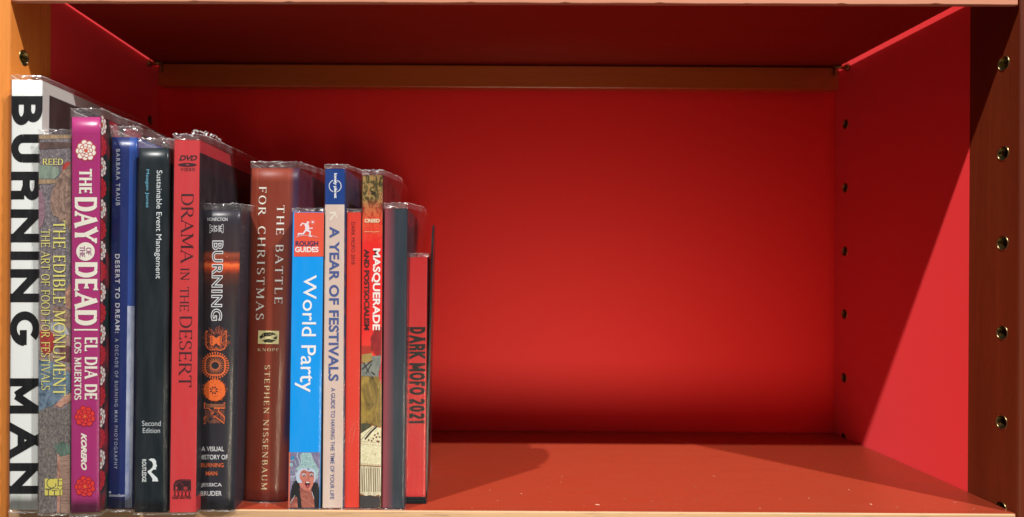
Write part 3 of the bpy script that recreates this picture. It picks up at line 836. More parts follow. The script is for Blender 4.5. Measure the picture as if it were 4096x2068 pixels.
write(b, 'title_lettering', font_text('DESERT TO DREAM:', .03, 0, 1.3), (460, 479, 1016, 461, 479, 1332), (228, 236, 250))
write(b, 'title_lettering', font_text('A DECADE OF BURNING MAN PHOTOGRAPHY', .005, 0, 1.35), (460, 474, 1354, 456, 469, 1876), (196, 210, 238))
write(b, 'publisher_lettering', font_text('immedium'), (437, 1975, 499, 1987), (226, 234, 250), rot=False)
a = Art(b, 'publisher_emblem');
for i in range(4): a.line([(440 - 5 * math.cos(i * .785), 1969 - 5 * math.sin(i * .785)), (440 + 5 * math.cos(i * .785), 1969 + 5 * math.sin(i * .785))], 1.6, (226, 234, 250))
a.done()
b.sleeve(502, 2046, seed=4, amp=1.2, flare=.0012)

# 5 --- black book
b = BOOK('book', 'black book with thin white title and a white head profile emblem near its foot',
         ((556, 592), (675, 592), (667, 2050), (537, 2049)), 2058, .165, plain_cover('black_cover', (24, 36, 42), None, .3, .35), bulge=.0012)
wh = (232, 240, 242)
write(b, 'title_lettering', font_text('Sustainable Event Management'), (620, 649, 681, 616, 645, 1115), wh)
write(b, 'author_lettering', font_text('Meegan Jones'), (581, 597, 678, 580, 597, 830), (120, 196, 226))
write(b, 'edition_lettering', font_text('Second'), (568, 1683, 643, 1704), (206, 216, 220), rot=False)
write(b, 'edition_lettering', font_text('Edition'), (571, 1712, 640, 1732), (206, 216, 220), rot=False)
write(b, 'publisher_lettering', font_text('ROUTLEDGE', .02), (568, 585, 1837, 568, 585, 1928), wh)
a = Art(b, 'publisher_emblem', 400, 1250, 1.59)
a.poly([(308, 936), (325, 928), (345, 930), (357, 945), (357, 962), (363, 978), (356, 984), (357, 998), (340, 1000), (330, 1008), (326, 1016), (345, 1034), (364, 1052), (371, 1074), (332, 1074), (334, 1058), (320, 1036), (304, 1018), (303, 1008), (318, 1000), (334, 984), (338, 966), (330, 948)], wh)
a.done()
b.sleeve(552, 2058, seed=5, amp=1.1, pinch=-.0003)

# 6 --- coral book
def e6(t, sx, body):
    f = t.math('GREATER_THAN', sx.outputs[0], 1.001)
    top = t.math('LESS_THAN', sx.outputs[1], .967)
    top2 = t.math('GREATER_THAN', sx.outputs[1], .04)
    n_ = t.noise(t.coords('Object', (200, 200, 60)), 1, 5, .7)
    pic = t.mix(t.math('MULTIPLY', top, top2), lin((192, 56, 62), .86), t.ramp(n_, [(.35, lin((20, 22, 30))), (.75, lin((58, 48, 54)))]))
    return t.mix(f, body, pic)
b = BOOK('book', 'coral red book with charcoal serif title and a barn emblem near its foot',
         ((697, 558), (800, 560), (784, 2048), (678, 2050)), 2058, .19, plain_cover('coral_cover', (216, 62, 66), None, .5, .12, e6))
ch = (66, 34, 42)
write(b, 'format_lettering', font_text('DVD', .03, .3, .9), (716, 621, 789, 642), ch, rot=False)
a = Art(b, 'format_emblem'); a.disc(749, 659, 37, ch, ry=7.6, n=40); a.disc(750, 659, 7, (216, 80, 80), ry=1.6, n=20); a.done()
write(b, 'format_lettering', font_text('VIDEO', .02, 0, 1.3), (722, 671, 780, 684), ch, rot=False)
S_ = dict(T=.12, t=.045, serif=.10, sh=.04, space=.03)
write(b, 'title_lettering', pen_text('DRAMA', **S_), (724, 775, 776, 721, 773, 1053), ch)
write(b, 'title_lettering', pen_text('IN', **S_), (721, 758, 1073, 721, 758, 1120), ch)
write(b, 'title_lettering', pen_text('THE', **S_), (719, 757, 1147, 718, 756, 1243), ch)
write(b, 'title_lettering', pen_text('DESERT', **S_), (717, 770, 1266, 713, 767, 1547), ch)
a = Art(b, 'publisher_emblem', 400, 1250, 1.59); dr = (60, 26, 34)
a.poly([(467, 1132), (467, 1094), (480, 1070), (510, 1060), (578, 1062), (579, 1132)], dr)
a.poly([(480, 1108), (492, 1108), (492, 1128), (480, 1128)], (200, 70, 72)); a.poly([(532, 1108), (556, 1108), (556, 1128), (532, 1128)], (200, 70, 72), False)
a.line([(476, 1100), (505, 1072), (528, 1100)], 2, (200, 70, 72)); a.line([(532, 1108), (556, 1128)], 2.5, dr); a.line([(556, 1108), (532, 1128)], 2.5, dr); a.line([(512, 1066), (576, 1068)], 1.5, (200, 70, 72))
for i in range(5):
    x = 476 + i * 23; a.disc(x, 1143, 4.5, dr, n=8, up=False); a.line([(x - 8, 1133), (x, 1148), (x + 8, 1133)], 3.5, dr); a.line([(x, 1146), (x, 1156), (x - 6, 1167)], 5, dr, False); a.line([(x, 1156), (x + 6, 1167)], 4, dr)
a.done()
write(b, 'publisher_lettering', font_text('RAISED BARN PRESS', .02), (689, 1985, 765, 1996), dr, rot=False)
CORAL = b
b.sleeve(534, 2058, seed=6, amp=1.3, flare=.0006, right_drop=-.55)

# 7 --- charcoal book with desert horizon
def e7(t, sx, body):
    v = sx.outputs[1]
    nz = t.noise(t.coords('Object', (260, 260, 200)), 1, 5, .7)
    vv = t.math('ADD', v, t.math('MULTIPLY', t.math('SUBTRACT', nz, .5), .022))
    c = t.ramp(vv, [(0, lin((42, 42, 50))), (.62, lin((44, 40, 46))), (.745, lin((58, 40, 40))), (.785, lin((96, 46, 34))), (.800, lin((170, 62, 34))), (.808, lin((226, 90, 40))), (.818, lin((248, 122, 62))), (.824, lin((190, 66, 36))), (.832, lin((120, 48, 34))), (.852, lin((160, 74, 48))), (.862, lin((60, 44, 48))), (1, lin((46, 46, 54)))])
    gl = t.ramp(t.noise(t.coords('Object', (600, 600, 340)), 1, 3, .6), [(.60, (0, 0, 0)), (.68, (1, 1, 1))])
    bandm = t.ramp(v, [(.832, (0, 0, 0)), (.84, (1, 1, 1)), (.853, (1, 1, 1)), (.862, (0, 0, 0))])
    c = t.mix(t.math('MULTIPLY', gl, bandm), c, lin((250, 130, 90)))
    f = t.math('GREATER_THAN', sx.outputs[0], 1.001)
    return t.mix(f, c, lin((52, 48, 56)))
b = BOOK('book', 'charcoal book with a glowing orange horizon and orange patterned letters on its spine',
         ((814, 840), (964, 840), (938, 2036), (797, 2034)), 2045, .15, plain_cover('charcoal_cover', (44, 42, 50), None, .32, .1, e7), bulge=.0022, hard=True)
wt = (236, 238, 240); og = (240, 112, 54)
write(b, 'category_lettering', font_text('NONFICTION', .012), (830, 870, 910, 884), wt, rot=False)
a = Art(b, 'publisher_emblem', 400, 450, 1.6267)
for x in (714, 745, 776):
    a.line([(x, 733), (x, 778)], 2, wt, False); a.line([(x + 27, 733), (x + 27, 778)], 2, wt, False)
a.line([(712, 730), (803, 730)], 6, wt, False); a.line([(712, 781), (803, 781)], 6, wt)
for i in range(13):
    for y in (730, 781): a.poly([(715 + i * 7, y - 1.4), (718 + i * 7, y - 1.4), (718 + i * 7, y + 1.4), (715 + i * 7, y + 1.4)], (44, 42, 50), False)
a.done()
write(b, 'publisher_lettering', font_text('S S E'), (842, 903, 889, 926), wt, rot=False, base=3)
bb = None
for off_, cc, bs in ((.045, wt, 0), (-.012, (44, 42, 50), 4)):
    t_ = font_text('BURNING', off_, 0, 1.12)
    if bb is None:
        xs = [p[0] for q in t_ for p in q]; ys = [p[1] for q in t_ for p in q]; bb = (min(xs), max(xs), min(ys), max(ys))
    write(b, 'title_lettering', t_, (849, 894, 962, 843, 888, 1283), cc, base=bs, bbox=bb)
# the four patterned letters, crop scale 2.83
a = Art(b, 'title_pattern', 780, 1280, 2.83)
rr = random.Random(4)
for i in range(130):
    an = rr.uniform(0, 6.283); r0 = rr.uniform(60, 95); r1 = r0 + rr.uniform(30, 95)
    if math.sin(an) > .3: r1 = min(r1, 135)
    x, y = 240 + rr.uniform(-15, 15), 230
    p1 = (x + r0 * math.cos(an), y + r0 * math.sin(an) * .95); an2 = an + rr.uniform(-.25, .25); p2 = (x + r1 * math.cos(an2), y + r1 * math.sin(an2) * .95)
    a.line([p1, ((p1[0] + p2[0]) / 2 + rr.uniform(-8, 8), (p1[1] + p2[1]) / 2 + rr.uniform(-8, 8)), p2], 2.6, (206, 104, 70), i % 3 == 0)
a.lay = 6
a.line([(125, 128), (356, 128), (352, 285), (330, 325), (290, 342), (255, 335), (238, 318), (220, 335), (180, 340), (145, 322), (126, 285), (125, 128)], 15, og)
a.poly([(168, 180), (205, 178), (240, 205), (275, 178), (304, 182), (302, 270), (285, 292), (262, 285), (240, 262), (215, 288), (190, 292), (170, 270)], og)
for s_ in (-1, 1):
    for k in range(5): a.disc(240 + s_ * (48 - k * 2.5 * 0), 200 + k * 17, 8, (60, 44, 48), ry=5, n=8, up=False)
a.done()
a = Art(b, 'title_pattern', 780, 1280, 2.83)
a.line([(228 + 112 * (abs(math.cos(q)) ** .62) * (1 if math.cos(q) > 0 else -1), 515 + 108 * (abs(math.sin(q)) ** .62) * (1 if math.sin(q) > 0 else -1)) for q in [2 * math.pi * i / 48 + .01 for i in range(49)]], 16, og)
for i in range(32):
    q = 2 * math.pi * i / 32; c_, s_ = math.cos(q), math.sin(q)
    a.line([(228 + 112 * c_, 515 + 108 * s_), (228 + 150 * c_, 515 + 144 * s_)], 9, og, False); a.disc(228 + 152 * c_, 515 + 146 * s_, 9, og, n=8, up=(i % 8 == 7))
for i in range(24):
    q = 2 * math.pi * i / 24; c_, s_ = math.cos(q), math.sin(q)
    for k in range(5): a.disc(228 + (50 + k * 13) * c_, 515 + (46 + k * 13) * s_, 6.2 - k * .5, (236, 130, 80), n=7, up=(i == 23))
a.done()
a = Art(b, 'title_pattern', 780, 1280, 2.83)
for i in range(150):
    q = rr.uniform(0, 6.283); r1 = rr.uniform(118, 152); a.line([(222 + 100 * math.cos(q), 795 + 100 * math.sin(q)), (222 + r1 * math.cos(q + .05), 795 + r1 * .93 * math.sin(q + .05))], 3, (226, 108, 62), i % 4 == 0)
a.lay = 40; a.disc(222, 795, 122, og, n=60, jag=.05)
for i in range(70):
    q = rr.uniform(0, 6.283); r1 = rr.uniform(55, 118); a.disc(222 + r1 * math.cos(q), 795 + r1 * math.sin(q), rr.uniform(2, 4.5), (150, 66, 46), n=5, up=(i % 35 == 34))
for i in range(8):
    q = 2 * math.pi * i / 8 + .39; c_, s_ = math.cos(q), math.sin(q)
    a.poly([(214 + 12 * c_, 795 + 12 * s_), (214 + 40 * c_ - 10 * s_, 795 + 40 * s_ + 10 * c_), (214 + 48 * c_, 795 + 48 * s_), (214 + 40 * c_ + 10 * s_, 795 + 40 * s_ - 10 * c_)], (44, 42, 50), False)
a.done()
a = Art(b, 'title_pattern', 780, 1280, 2.83)
a.line([(108, 940), (338, 940), (336, 998), (215, 998)], 15, og, False); a.line([(108, 935), (108, 1000), (150, 998), (212, 1050), (104, 1105), (102, 1175), (228, 1092), (330, 1172), (332, 1098), (262, 1030), (275, 998)], 14, og)
for i in range(17):
    for j in range(3): a.disc(128 + i * 12 + (j % 2) * 6, 956 + j * 14, 4.6, (236, 140, 90), n=7, up=False)
for i in range(20):
    q = math.pi * 2 * i / 20
    for k in range(1, 4): a.disc(222 + (16 + k * 13) * math.cos(q) * 1.2, 1060 + (10 + k * 12) * math.sin(q), 3.6, (220, 110, 70), n=6, up=False)
for i in range(9):
    for j in range(4):
        for sx_ in (-1, 1): a.disc(222 + sx_ * (66 + j * 13), 1030 + i * 15 - (j % 2) * 7, 4.0, (220, 120, 76), n=6, up=False)
        a.disc(162 + i * 15, 1122 + j * 14 if abs(162 + i * 15 - 222) < 60 - (3 - j) * 14 else 1164, 4.2, (236, 140, 90), n=6, up=False)
a.done()
for s_, wr_, c_ in (('A VISUAL', (806, 1786, 896, 1805), wt), ('HISTORY OF', (798, 1819, 911, 1838), wt), ('BURNING', (804, 1852, 895, 1869), og), ('MAN', (823, 1885, 869, 1902), og), ('JESSICA', (804, 1932, 887, 1950), wt), ('BRUDER', (803, 1964, 887, 1983), wt)):
    write(b, 'author_lettering' if s_ in ('JESSICA', 'BRUDER') else 'subtitle_lettering', font_text(s_, .008), wr_, c_, rot=False)
b.sleeve(814, 2045, seed=7, amp=1.0, flare=.0035, side_bulge=.002)

# 8 --- thick brown-red hardback
def e8(t, sx, body):
    u = sx.outputs[0]
    n_ = t.noise(t.coords('Object', (500, 500, 5)), 1, 3)
    b2 = t.mix(t.ramp(n_, [(.62, (0, 0, 0)), (.74, (.35,) * 3)]), body, lin((206, 110, 80)))
    pur_refl = t.ramp(u, [(.80, (0, 0, 0)), (.90, (1, 1, 1))]); lo_ = t.ramp(sx.outputs[1], [(.16, (0, 0, 0)), (.2, (1, 1, 1))])  # purplish sleeve reflection painted into the right side of the spine
    b2 = t.mix(t.math('MULTIPLY', pur_refl, lo_), b2, lin((64, 38, 62)))
    return t.mix(t.math('GREATER_THAN', u, 1.001), b2, lin((92, 34, 44)))
b = BOOK('book', 'thick brown red hardback with widely spaced cream serif lettering on its rounded spine',
         ((1006, 672), (1200, 674), (1150, 2004), (976, 2001)), 2011, .155, plain_cover('brown_cover', (140, 54, 32), None, .42, .16, e8), bulge=.0042, board=.0025, hard=True)
cw = (250, 246, 234); cy_ = (232, 216, 168)
Q = dict(T=.15, t=.05, serif=.12, sh=.04)
write(b, 'title_lettering', pen_text('FOR', space=.26, **Q), (1035, 1067, 747, 1032, 1064, 862), cw)
write(b, 'title_lettering', pen_text('CHRISTMAS', space=.26, **Q), (1031, 1063, 905, 1022, 1055, 1280), cw)
write(b, 'title_lettering', pen_text('THE', space=.26, **Q), (1107, 1139, 820, 1104, 1136, 938), cw)
write(b, 'title_lettering', pen_text('BATTLE', space=.26, **Q), (1102, 1135, 980, 1097, 1130, 1214), cw)
write(b, 'publisher_lettering', pen_text('KNOPF', space=.28, **Q), (1031, 1392, 1115, 1405), cy_, rot=False)
write(b, 'author_lettering', pen_text('STEPHEN', .13, .05, .11, .04, .26), (1058, 1081, 1461, 1054, 1077, 1654), cy_)
write(b, 'author_lettering', pen_text('NISSENBAUM', .13, .05, .11, .04, .26), (1053, 1076, 1678, 1044, 1068, 1959), cy_)
a = Art(b, 'publisher_emblem', 950, 1300, 1.693)
a.poly([(141, 37), (282, 40), (279, 129), (138, 127)], (238, 224, 160))
a.disc(210, 83, 58, (26, 34, 22), ry=36, n=40, jag=.09)
for i in range(46):
    q = rr.uniform(0, 6.28); r_ = rr.uniform(.3, .95); x, y = 210 + 54 * r_ * math.cos(q), 83 + 32 * r_ * math.sin(q); a.line([(x - 4, y), (x + 4, y + rr.uniform(-3, 3))], 1.6, (170, 160, 110), i % 16 == 15)
a.poly([(160, 92), (185, 78), (220, 76), (245, 66), (262, 70), (266, 76), (250, 80), (240, 92), (262, 98), (262, 102), (232, 98), (205, 94), (185, 98), (160, 108), (156, 104)], (232, 218, 160))
a.done()
b.sleeve(645, 2011, seed=8, amp=.8, flare=.010, right_drop=.3, side_bulge=.001)

# 9 --- bright blue travel guide
b = BOOK('book', 'bright blue book with orange running figure panel on top and dancer photo below',
         ((1171, 848), (1296, 848), (1281, 2031), (1154, 2031)), 2038, .13, plain_cover('cyan_cover', (0, 162, 255), (60, 70, 90), .3, .04))
orr = (240, 88, 62)
a = Art(b, 'spine_panel'); a.poly([(1177, 850), (1296, 850), (1294, 1026), (1176, 1026)], orr); a.done()
a = Art(b, 'publisher_emblem', 960, 620, 3.424, 3); w9 = (244, 232, 240)
a.disc(930, 925, 18, w9, n=18, up=False); a.poly([(880, 942), (905, 932), (945, 955), (940, 1000), (948, 1035), (890, 1042), (893, 990)], w9)
a.line([(900, 948), (852, 935), (828, 970)], 19, w9); a.line([(932, 960), (948, 1008), (996, 1000)], 17, w9); a.line([(905, 1030), (962, 1050), (952, 1112), (985, 1112)], 24, w9)
a.line([(903, 1028), (866, 1078), (808, 1080)], 24, w9); a.line([(800, 1068), (796, 1104)], 16, w9)
a.line([(770, 1126), (820, 1108), (880, 1098), (950, 1100), (1010, 1110), (1062, 1128)], 5, w9)
a.disc(996, 920, 15, w9, n=16, up=False)
for i in range(12): a.disc(996 + 29 * math.cos(i * .5236), 920 + 27 * math.sin(i * .5236), 2.8, w9, n=6, up=False)
a.done()
write(b, 'publisher_lettering', font_text('ROUGH', .035), (1182, 964, 1273, 985), (50, 44, 92), rot=False, base=3)
write(b, 'publisher_lettering', font_text('GUIDES', .035), (1180, 987, 1274, 1009), (250, 240, 240), rot=False, base=3)
write(b, 'title_lettering', font_text('World Party', .005, 0, 1.0), (1199, 1266, 1100, 1178, 1262, 1569), (250, 250, 252))
SK = blotch('skin_print', (196, 104, 92), (232, 150, 130), (120, 120, 120)); SEQ = blotch('sequin_print', (64, 130, 150), (206, 240, 240), (1500, 1500, 1500))
HR = blotch('dark_hair_print', (10, 10, 16), (34, 34, 44), (900, 900, 200)); SKD = blotch('chest_skin_print', (140, 70, 62), (206, 124, 104), (260, 260, 260))
a = Art(b, 'dancer_photo', 1140, 1780, 4.644, 2)
a.poly([(88, 135), (650, 135), (640, 1165), (68, 1165)], blotch('mauve_print', (104, 100, 140), (150, 142, 178), (90, 90, 60)))
a.poly([(74, 135), (98, 135), (84, 1165), (60, 1165)], (226, 110, 76))
a.poly([(98, 220), (170, 200), (176, 250), (110, 300)], (40, 140, 200))
a.line([(240, 140), (222, 200), (245, 260), (272, 300), (278, 370)], 20, (170, 196, 216)); a.line([(98, 300), (150, 270), (190, 300), (212, 380)], 17, (150, 180, 200))
a.line([(98, 590), (150, 595), (205, 560), (200, 500)], 22, (190, 204, 220)); a.disc(120, 500, 34, (150, 170, 190), n=18, jag=.08)
a.disc(115, 370, 30, SEQ, ry=40, n=16, jag=.15); a.disc(120, 500, 20, (90, 96, 130), n=14)
a.poly([(270, 180), (330, 145), (480, 145), (505, 210), (540, 300), (600, 400), (625, 470), (600, 660), (560, 560), (520, 470), (430, 430), (330, 430), (230, 480), (180, 450), (280, 370), (300, 280)], SEQ)
a.poly([(180, 640), (260, 690), (280, 800), (300, 960), (320, 1165), (230, 1165), (170, 1040), (88, 1060), (100, 900), (130, 760)], HR)
a.poly([(500, 700), (600, 700), (640, 780), (636, 1160), (550, 1160), (530, 960), (490, 830)], HR)
a.poly([(120, 1000), (200, 960), (300, 1000), (330, 1165), (90, 1165), (96, 1050)], SKD)
a.poly([(215, 830), (290, 900), (310, 1165), (240, 1165)], HR)
a.poly([(270, 800), (380, 850), (480, 800), (500, 900), (540, 990), (548, 1160), (318, 1165), (290, 960)], SKD)
a.poly([(268, 560), (300, 480), (350, 450), (430, 480), (500, 500), (545, 540), (548, 640), (520, 740), (480, 820), (420, 856), (360, 845), (290, 790), (255, 700)], SK)
a.poly([(205, 640), (205, 540), (250, 460), (320, 425), (400, 420), (430, 470), (480, 425), (540, 450), (575, 520), (575, 640), (545, 695), (528, 690), (545, 620), (535, 520), (495, 490), (435, 492), (350, 458), (300, 485), (270, 560), (275, 620), (320, 690), (300, 708), (240, 700)], (192, 210, 232))
a.poly([(380, 690), (425, 672), (462, 690), (455, 760), (425, 800), (395, 780), (368, 720)], (70, 16, 24)); a.poly([(388, 690), (425, 678), (456, 692), (452, 704), (395, 706)], (246, 236, 230)); a.poly([(398, 752), (430, 740), (445, 765), (425, 792), (402, 776)], (190, 90, 96))
a.line([(380, 688), (425, 668), (466, 688), (458, 764), (425, 806), (392, 784), (365, 722), (380, 688)], 9, (200, 70, 80))
a.poly([(305, 545), (345, 520), (395, 548), (385, 575), (330, 580)], (196, 190, 206)); a.poly([(455, 548), (490, 525), (530, 548), (520, 575), (465, 578)], (196, 190, 206), False)
a.lay += 1; a.disc(355, 560, 14, (30, 28, 40), ry=11, n=14, up=False); a.disc(492, 560, 14, (30, 28, 40), ry=11, n=14)
a.line([(298, 530), (340, 494), (392, 512)], 8, (50, 26, 28)); a.line([(452, 514), (500, 500), (538, 524)], 8, (50, 26, 28), False)
a.line([(322, 572), (350, 577), (388, 573)], 5, (60, 30, 36), False); a.line([(462, 572), (495, 576), (522, 570)], 5, (60, 30, 36))
a.line([(432, 560), (440, 610), (458, 632), (420, 636), (404, 626)], 6, (160, 70, 62)); a.line([(280, 800), (340, 840), (370, 852)], 5, (120, 50, 50)); a.line([(500, 870), (520, 940), (540, 996)], 8, (220, 224, 232)); a.line([(185, 930), (150, 1000), (100, 1080)], 7, (200, 214, 228), False)
for i in range(60):
    x, y = rr.uniform(220, 580), rr.uniform(200, 440); a.disc(x, y, rr.uniform(3, 8), (222, 246, 246) if i % 3 else (50, 110, 130), n=6, up=(i % 30 == 29))
for i in range(24): a.disc(rr.uniform(100, 190), rr.uniform(610, 720), rr.uniform(3, 7), (200, 222, 224), n=6, up=(i == 23))
a.done()
b.sleeve(832, 2038, seed=9, amp=.8)

# 10 --- cream festival book
def e10(t, sx, body):
    n_ = t.noise(t.coords('Object', (120, 120, 50)), 1, 5, .7)
    b2 = t.mix(t.ramp(n_, [(.5, (0, 0, 0)), (.8, (.5,) * 3)]), body, lin((226, 214, 200)))
    b2 = t.mix(t.math('GREATER_THAN', sx.outputs[1], .8945), b2, lin((24, 64, 140), .86))
    return t.mix(t.math('GREATER_THAN', sx.outputs[0], .925), b2, t.mix(t.ramp(t.noise(t.coords('Object', (90, 90, 90)), 1, 3), [(.5, (0, 0, 0)), (.6, (1, 1, 1))]), lin((34, 44, 84)), lin((110, 50, 80))))
b = BOOK('book', 'slim cream book with dark blue block on top and large slate blue title',
         ((1301, 675), (1385, 675), (1377, 2031), (1289, 2031)), 2037, .13, plain_cover('cream_cover', (222, 198, 186), (60, 50, 84), .34, .06, e10))
sl = (72, 92, 152)
write(b, 'publisher_lettering', font_text('lonely planet', .03, 0, .92), (1333, 1349, 693, 1333, 1349, 793), (240, 244, 250), base=3)
a = Art(b, 'publisher_emblem'); a.line([(1340.5 + 24 * math.cos(math.radians(q)), 744 + 24 * math.sin(math.radians(q))) for q in range(-72, 76, 8)], 2.6, (240, 244, 250), False); a.line([(1340.5 + 24 * math.cos(math.radians(q)), 744 + 24 * math.sin(math.radians(q))) for q in range(108, 256, 8)], 2.6, (240, 244, 250)); a.done()
write(b, 'title_lettering', font_text('A YEAR OF FESTIVALS', .03, 0, 1.05), (1318, 1358, 906, 1313, 1354, 1524), sl)
write(b, 'subtitle_lettering', font_text('A GUIDE TO HAVING THE TIME OF YOUR LIFE', .012, 0, 1.02, .9), (1324, 1341, 1551, 1320, 1336, 1997), sl)
a = Art(b, 'peeled_mark', 1280, 600, 1.734); a.poly([(66, 430), (108, 428), (120, 470), (112, 476), (104, 452), (76, 492), (66, 480), (92, 444), (68, 446)], (236, 226, 212)); a.done()
b.sleeve(657, 2037, seed=10, amp=.7, flare=.0075, right_drop=.15)

# 11 --- slim orange red book
b = BOOK('book', 'slim plain orange red book with small dark lettering near its top',
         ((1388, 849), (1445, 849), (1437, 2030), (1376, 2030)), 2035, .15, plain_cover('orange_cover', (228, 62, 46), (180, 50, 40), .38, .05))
write(b, 'title_lettering', font_text('DARK MOFO 2018', 0, 0, 1.0), (1405, 1420, 888, 1405, 1420, 1057), (130, 26, 34))
a = Art(b, 'scratch_mark', 1280, 1300, 1.694)
for p in (((235, 650), (205, 720), (200, 800)), ((243, 655), (225, 760)), ((205, 720), (222, 700)), ((215, 805), (240, 700)), ((195, 235), (210, 215)), ((190, 415), (205, 395)), ((198, 420), (212, 400))): a.line(list(p), 2.2, (240, 110, 90))
a.done()['kind'] = 'stuff'
b.sleeve(836, 2035, seed=11, amp=.7)

# 12 --- carnival photo spine
def e12(t, sx, body):
    v = sx.outputs[1]
    n_ = t.noise(t.coords('Object', (230, 230, 150)), 1, 5, .65, 1.0)
    foliage = t.ramp(n_, [(.3, lin((26, 26, 20))), (.45, lin((84, 72, 40))), (.55, lin((170, 140, 84))), (.62, lin((120, 30, 34))), (.72, lin((210, 190, 140)))])
    redf = t.ramp(n_, [(.35, lin((196, 40, 34))), (.6, lin((226, 84, 50))), (.75, lin((180, 30, 34)))])
    c = t.mix(t.ramp(v, [(.86, (1, 1, 1)), (.93, (0, 0, 0))]), foliage, redf)
    c = t.mix(t.ramp(v, [(.79, (1, 1, 1)), (.85, (0, 0, 0))]), c, lin((224, 38, 36)))
    lowc = t.ramp(v, [(.36, lin((200, 130, 60))), (.44, lin((226, 60, 44))), (.56, lin((222, 36, 38)))])
    c = t.mix(t.math('LESS_THAN', v, .56), c, lowc)
    return c
b = BOOK('book', 'slim book with carnival costume photo on its red spine, white and black capitals',
         ((1450, 701), (1532, 701), (1525, 2030), (1440, 2030)), 2037, .15, plain_cover('carnival_cover', (210, 50, 40), (70, 24, 26), .3, .05, e12))
OLV = blotch('brown_figure_print', (70, 52, 22), (176, 146, 62), (130, 130, 50)); CRO = blotch('crochet_print', (214, 206, 156), (252, 248, 214), (700, 700, 700)); FRG = blotch('fringe_print', (150, 128, 84), (255, 250, 222), (1300, 1300, 20))
a = Art(b, 'costume_photo', 1280, 1300, 1.694)
a.poly([(342, 90), (372, 30), (417, 10), (414, 205), (380, 208), (350, 170)], blotch('crimson_print', (120, 10, 20), (180, 24, 30)))
a.poly([(284, 200), (350, 190), (358, 235), (300, 262), (282, 250)], blotch('gold_print', (180, 140, 60), (226, 196, 110)))
a.poly([(352, 212), (414, 205), (410, 290), (416, 340), (396, 350), (330, 348), (280, 345), (280, 262), (345, 248)], blotch('grey_cloth_print', (90, 100, 100), (150, 156, 146)))
for i in range(6):
    for j in range(7):
        x, y = 283 + i * 15 + (j % 2) * 7, 140 + j * 17
        if x + (y - 140) * .1 < 352: a.line([(x, y), (x + 7, y + 9), (x, y + 17)], 2.2, (80, 46, 26), False); a.line([(x, y), (x - 5, y + 9), (x, y + 17)], 2.2, (80, 46, 26), j == 6)
a.line([(296, 255), (330, 320)], 7, (24, 24, 26)); a.line([(284, 300), (355, 240)], 8, (24, 24, 26)); a.line([(310, 330), (350, 262)], 6, (24, 24, 26)); a.line([(350, 318), (372, 338)], 8, (30, 26, 24))
a.poly([(416, 250), (419, 250), (416, 400), (398, 402), (398, 330)], (196, 20, 52))
a.poly([(279, 345), (330, 350), (398, 350), (415, 405), (413, 690), (370, 680), (310, 665), (277, 668)], OLV)
a.poly([(277, 668), (310, 665), (350, 680), (330, 700), (277, 740)], blotch('dark_cloth_print', (44, 50, 36), (96, 96, 64)))
a.poly([(277, 735), (330, 700), (360, 682), (414, 700), (413, 955), (275, 950)], CRO)
a.line([(304, 775), (345, 725), (385, 688)], 12, (50, 26, 26)); a.line([(277, 780), (345, 705), (375, 684)], 3, (90, 40, 40)); 
for x, y in ((372, 745), (392, 735), (382, 760), (398, 790), (388, 788), (404, 760), (360, 770), (350, 785), (330, 780)): a.disc(x, y, 6.5, (110, 34, 40), n=8, up=False)
for y0_ in (790, 806, 938, 946):
    for i in range(13): a.disc(280 + i * 10.6, y0_ + i * .8, 2.6, (150, 44, 46), n=6, up=False)
for i in range(12): a.disc(rr.uniform(290, 405), rr.uniform(850, 925), 3, (176, 158, 96), n=6, up=False)
a.lay += 1
a.poly([(274, 955), (413, 962), (412, 1158), (395, 1150), (372, 1160), (340, 1152), (310, 1158), (272, 1140)], FRG)
a.poly([(272, 1150), (310, 1162), (345, 1156), (372, 1164), (412, 1158), (410, 1236), (270, 1236)], (52, 50, 54))
for i in range(9): a.poly([(282 + i * 15, 970), (286 + i * 15, 970), (290 + i * 15, 1130), (285 + i * 15, 1130)], (104, 84, 56), False)
a.done()
write(b, 'author_lettering', font_text('CREED', .04), (1458, 875, 1519, 890), (250, 228, 190), rot=False, base=3)
a = Art(b, 'ornament'); a.line([(1457, 927), (1480, 927), (1484, 924), (1488, 930), (1492, 924), (1496, 930), (1500, 927), (1518, 927)], 1.8, (236, 200, 150)); a.done()
write(b, 'title_lettering', font_text('MASQUERADE', .03), (1487, 1522, 994, 1485, 1520, 1321), (250, 244, 240), base=3)
write(b, 'title_lettering', font_text('AND POSTSOCIALISM', .04), (1456, 1477, 996, 1456, 1478, 1320), (70, 14, 20), base=3)
write(b, 'publisher_lettering', font_text('INDIANA', .02), (1450, 1902, 1510, 1915), (214, 44, 40), rot=False, base=16)
b.sleeve(679, 2037, seed=12, amp=.8, flare=.0075, right_drop=.1)

# 13 --- smoky grey book
def e13(t, sx, body):
    return t.mix(t.ramp(sx.outputs[0], [(0, (0, 0, 0)), (.12, (.12,) * 3), (.5, (1, 1, 1))]), lin((150, 66, 78), .86), body)
b = BOOK('book', 'unlettered book whose spine fades from dusty pink to slate grey',
         ((1539, 835), (1630, 833), (1618, 2033), (1529, 2031)), 2039, .13, plain_cover('slate_cover', (42, 54, 66), (40, 48, 60), .4, .14, e13))
b.sleeve(812, 2039, seed=13, amp=.8, flare=.0085, right_drop=.05)

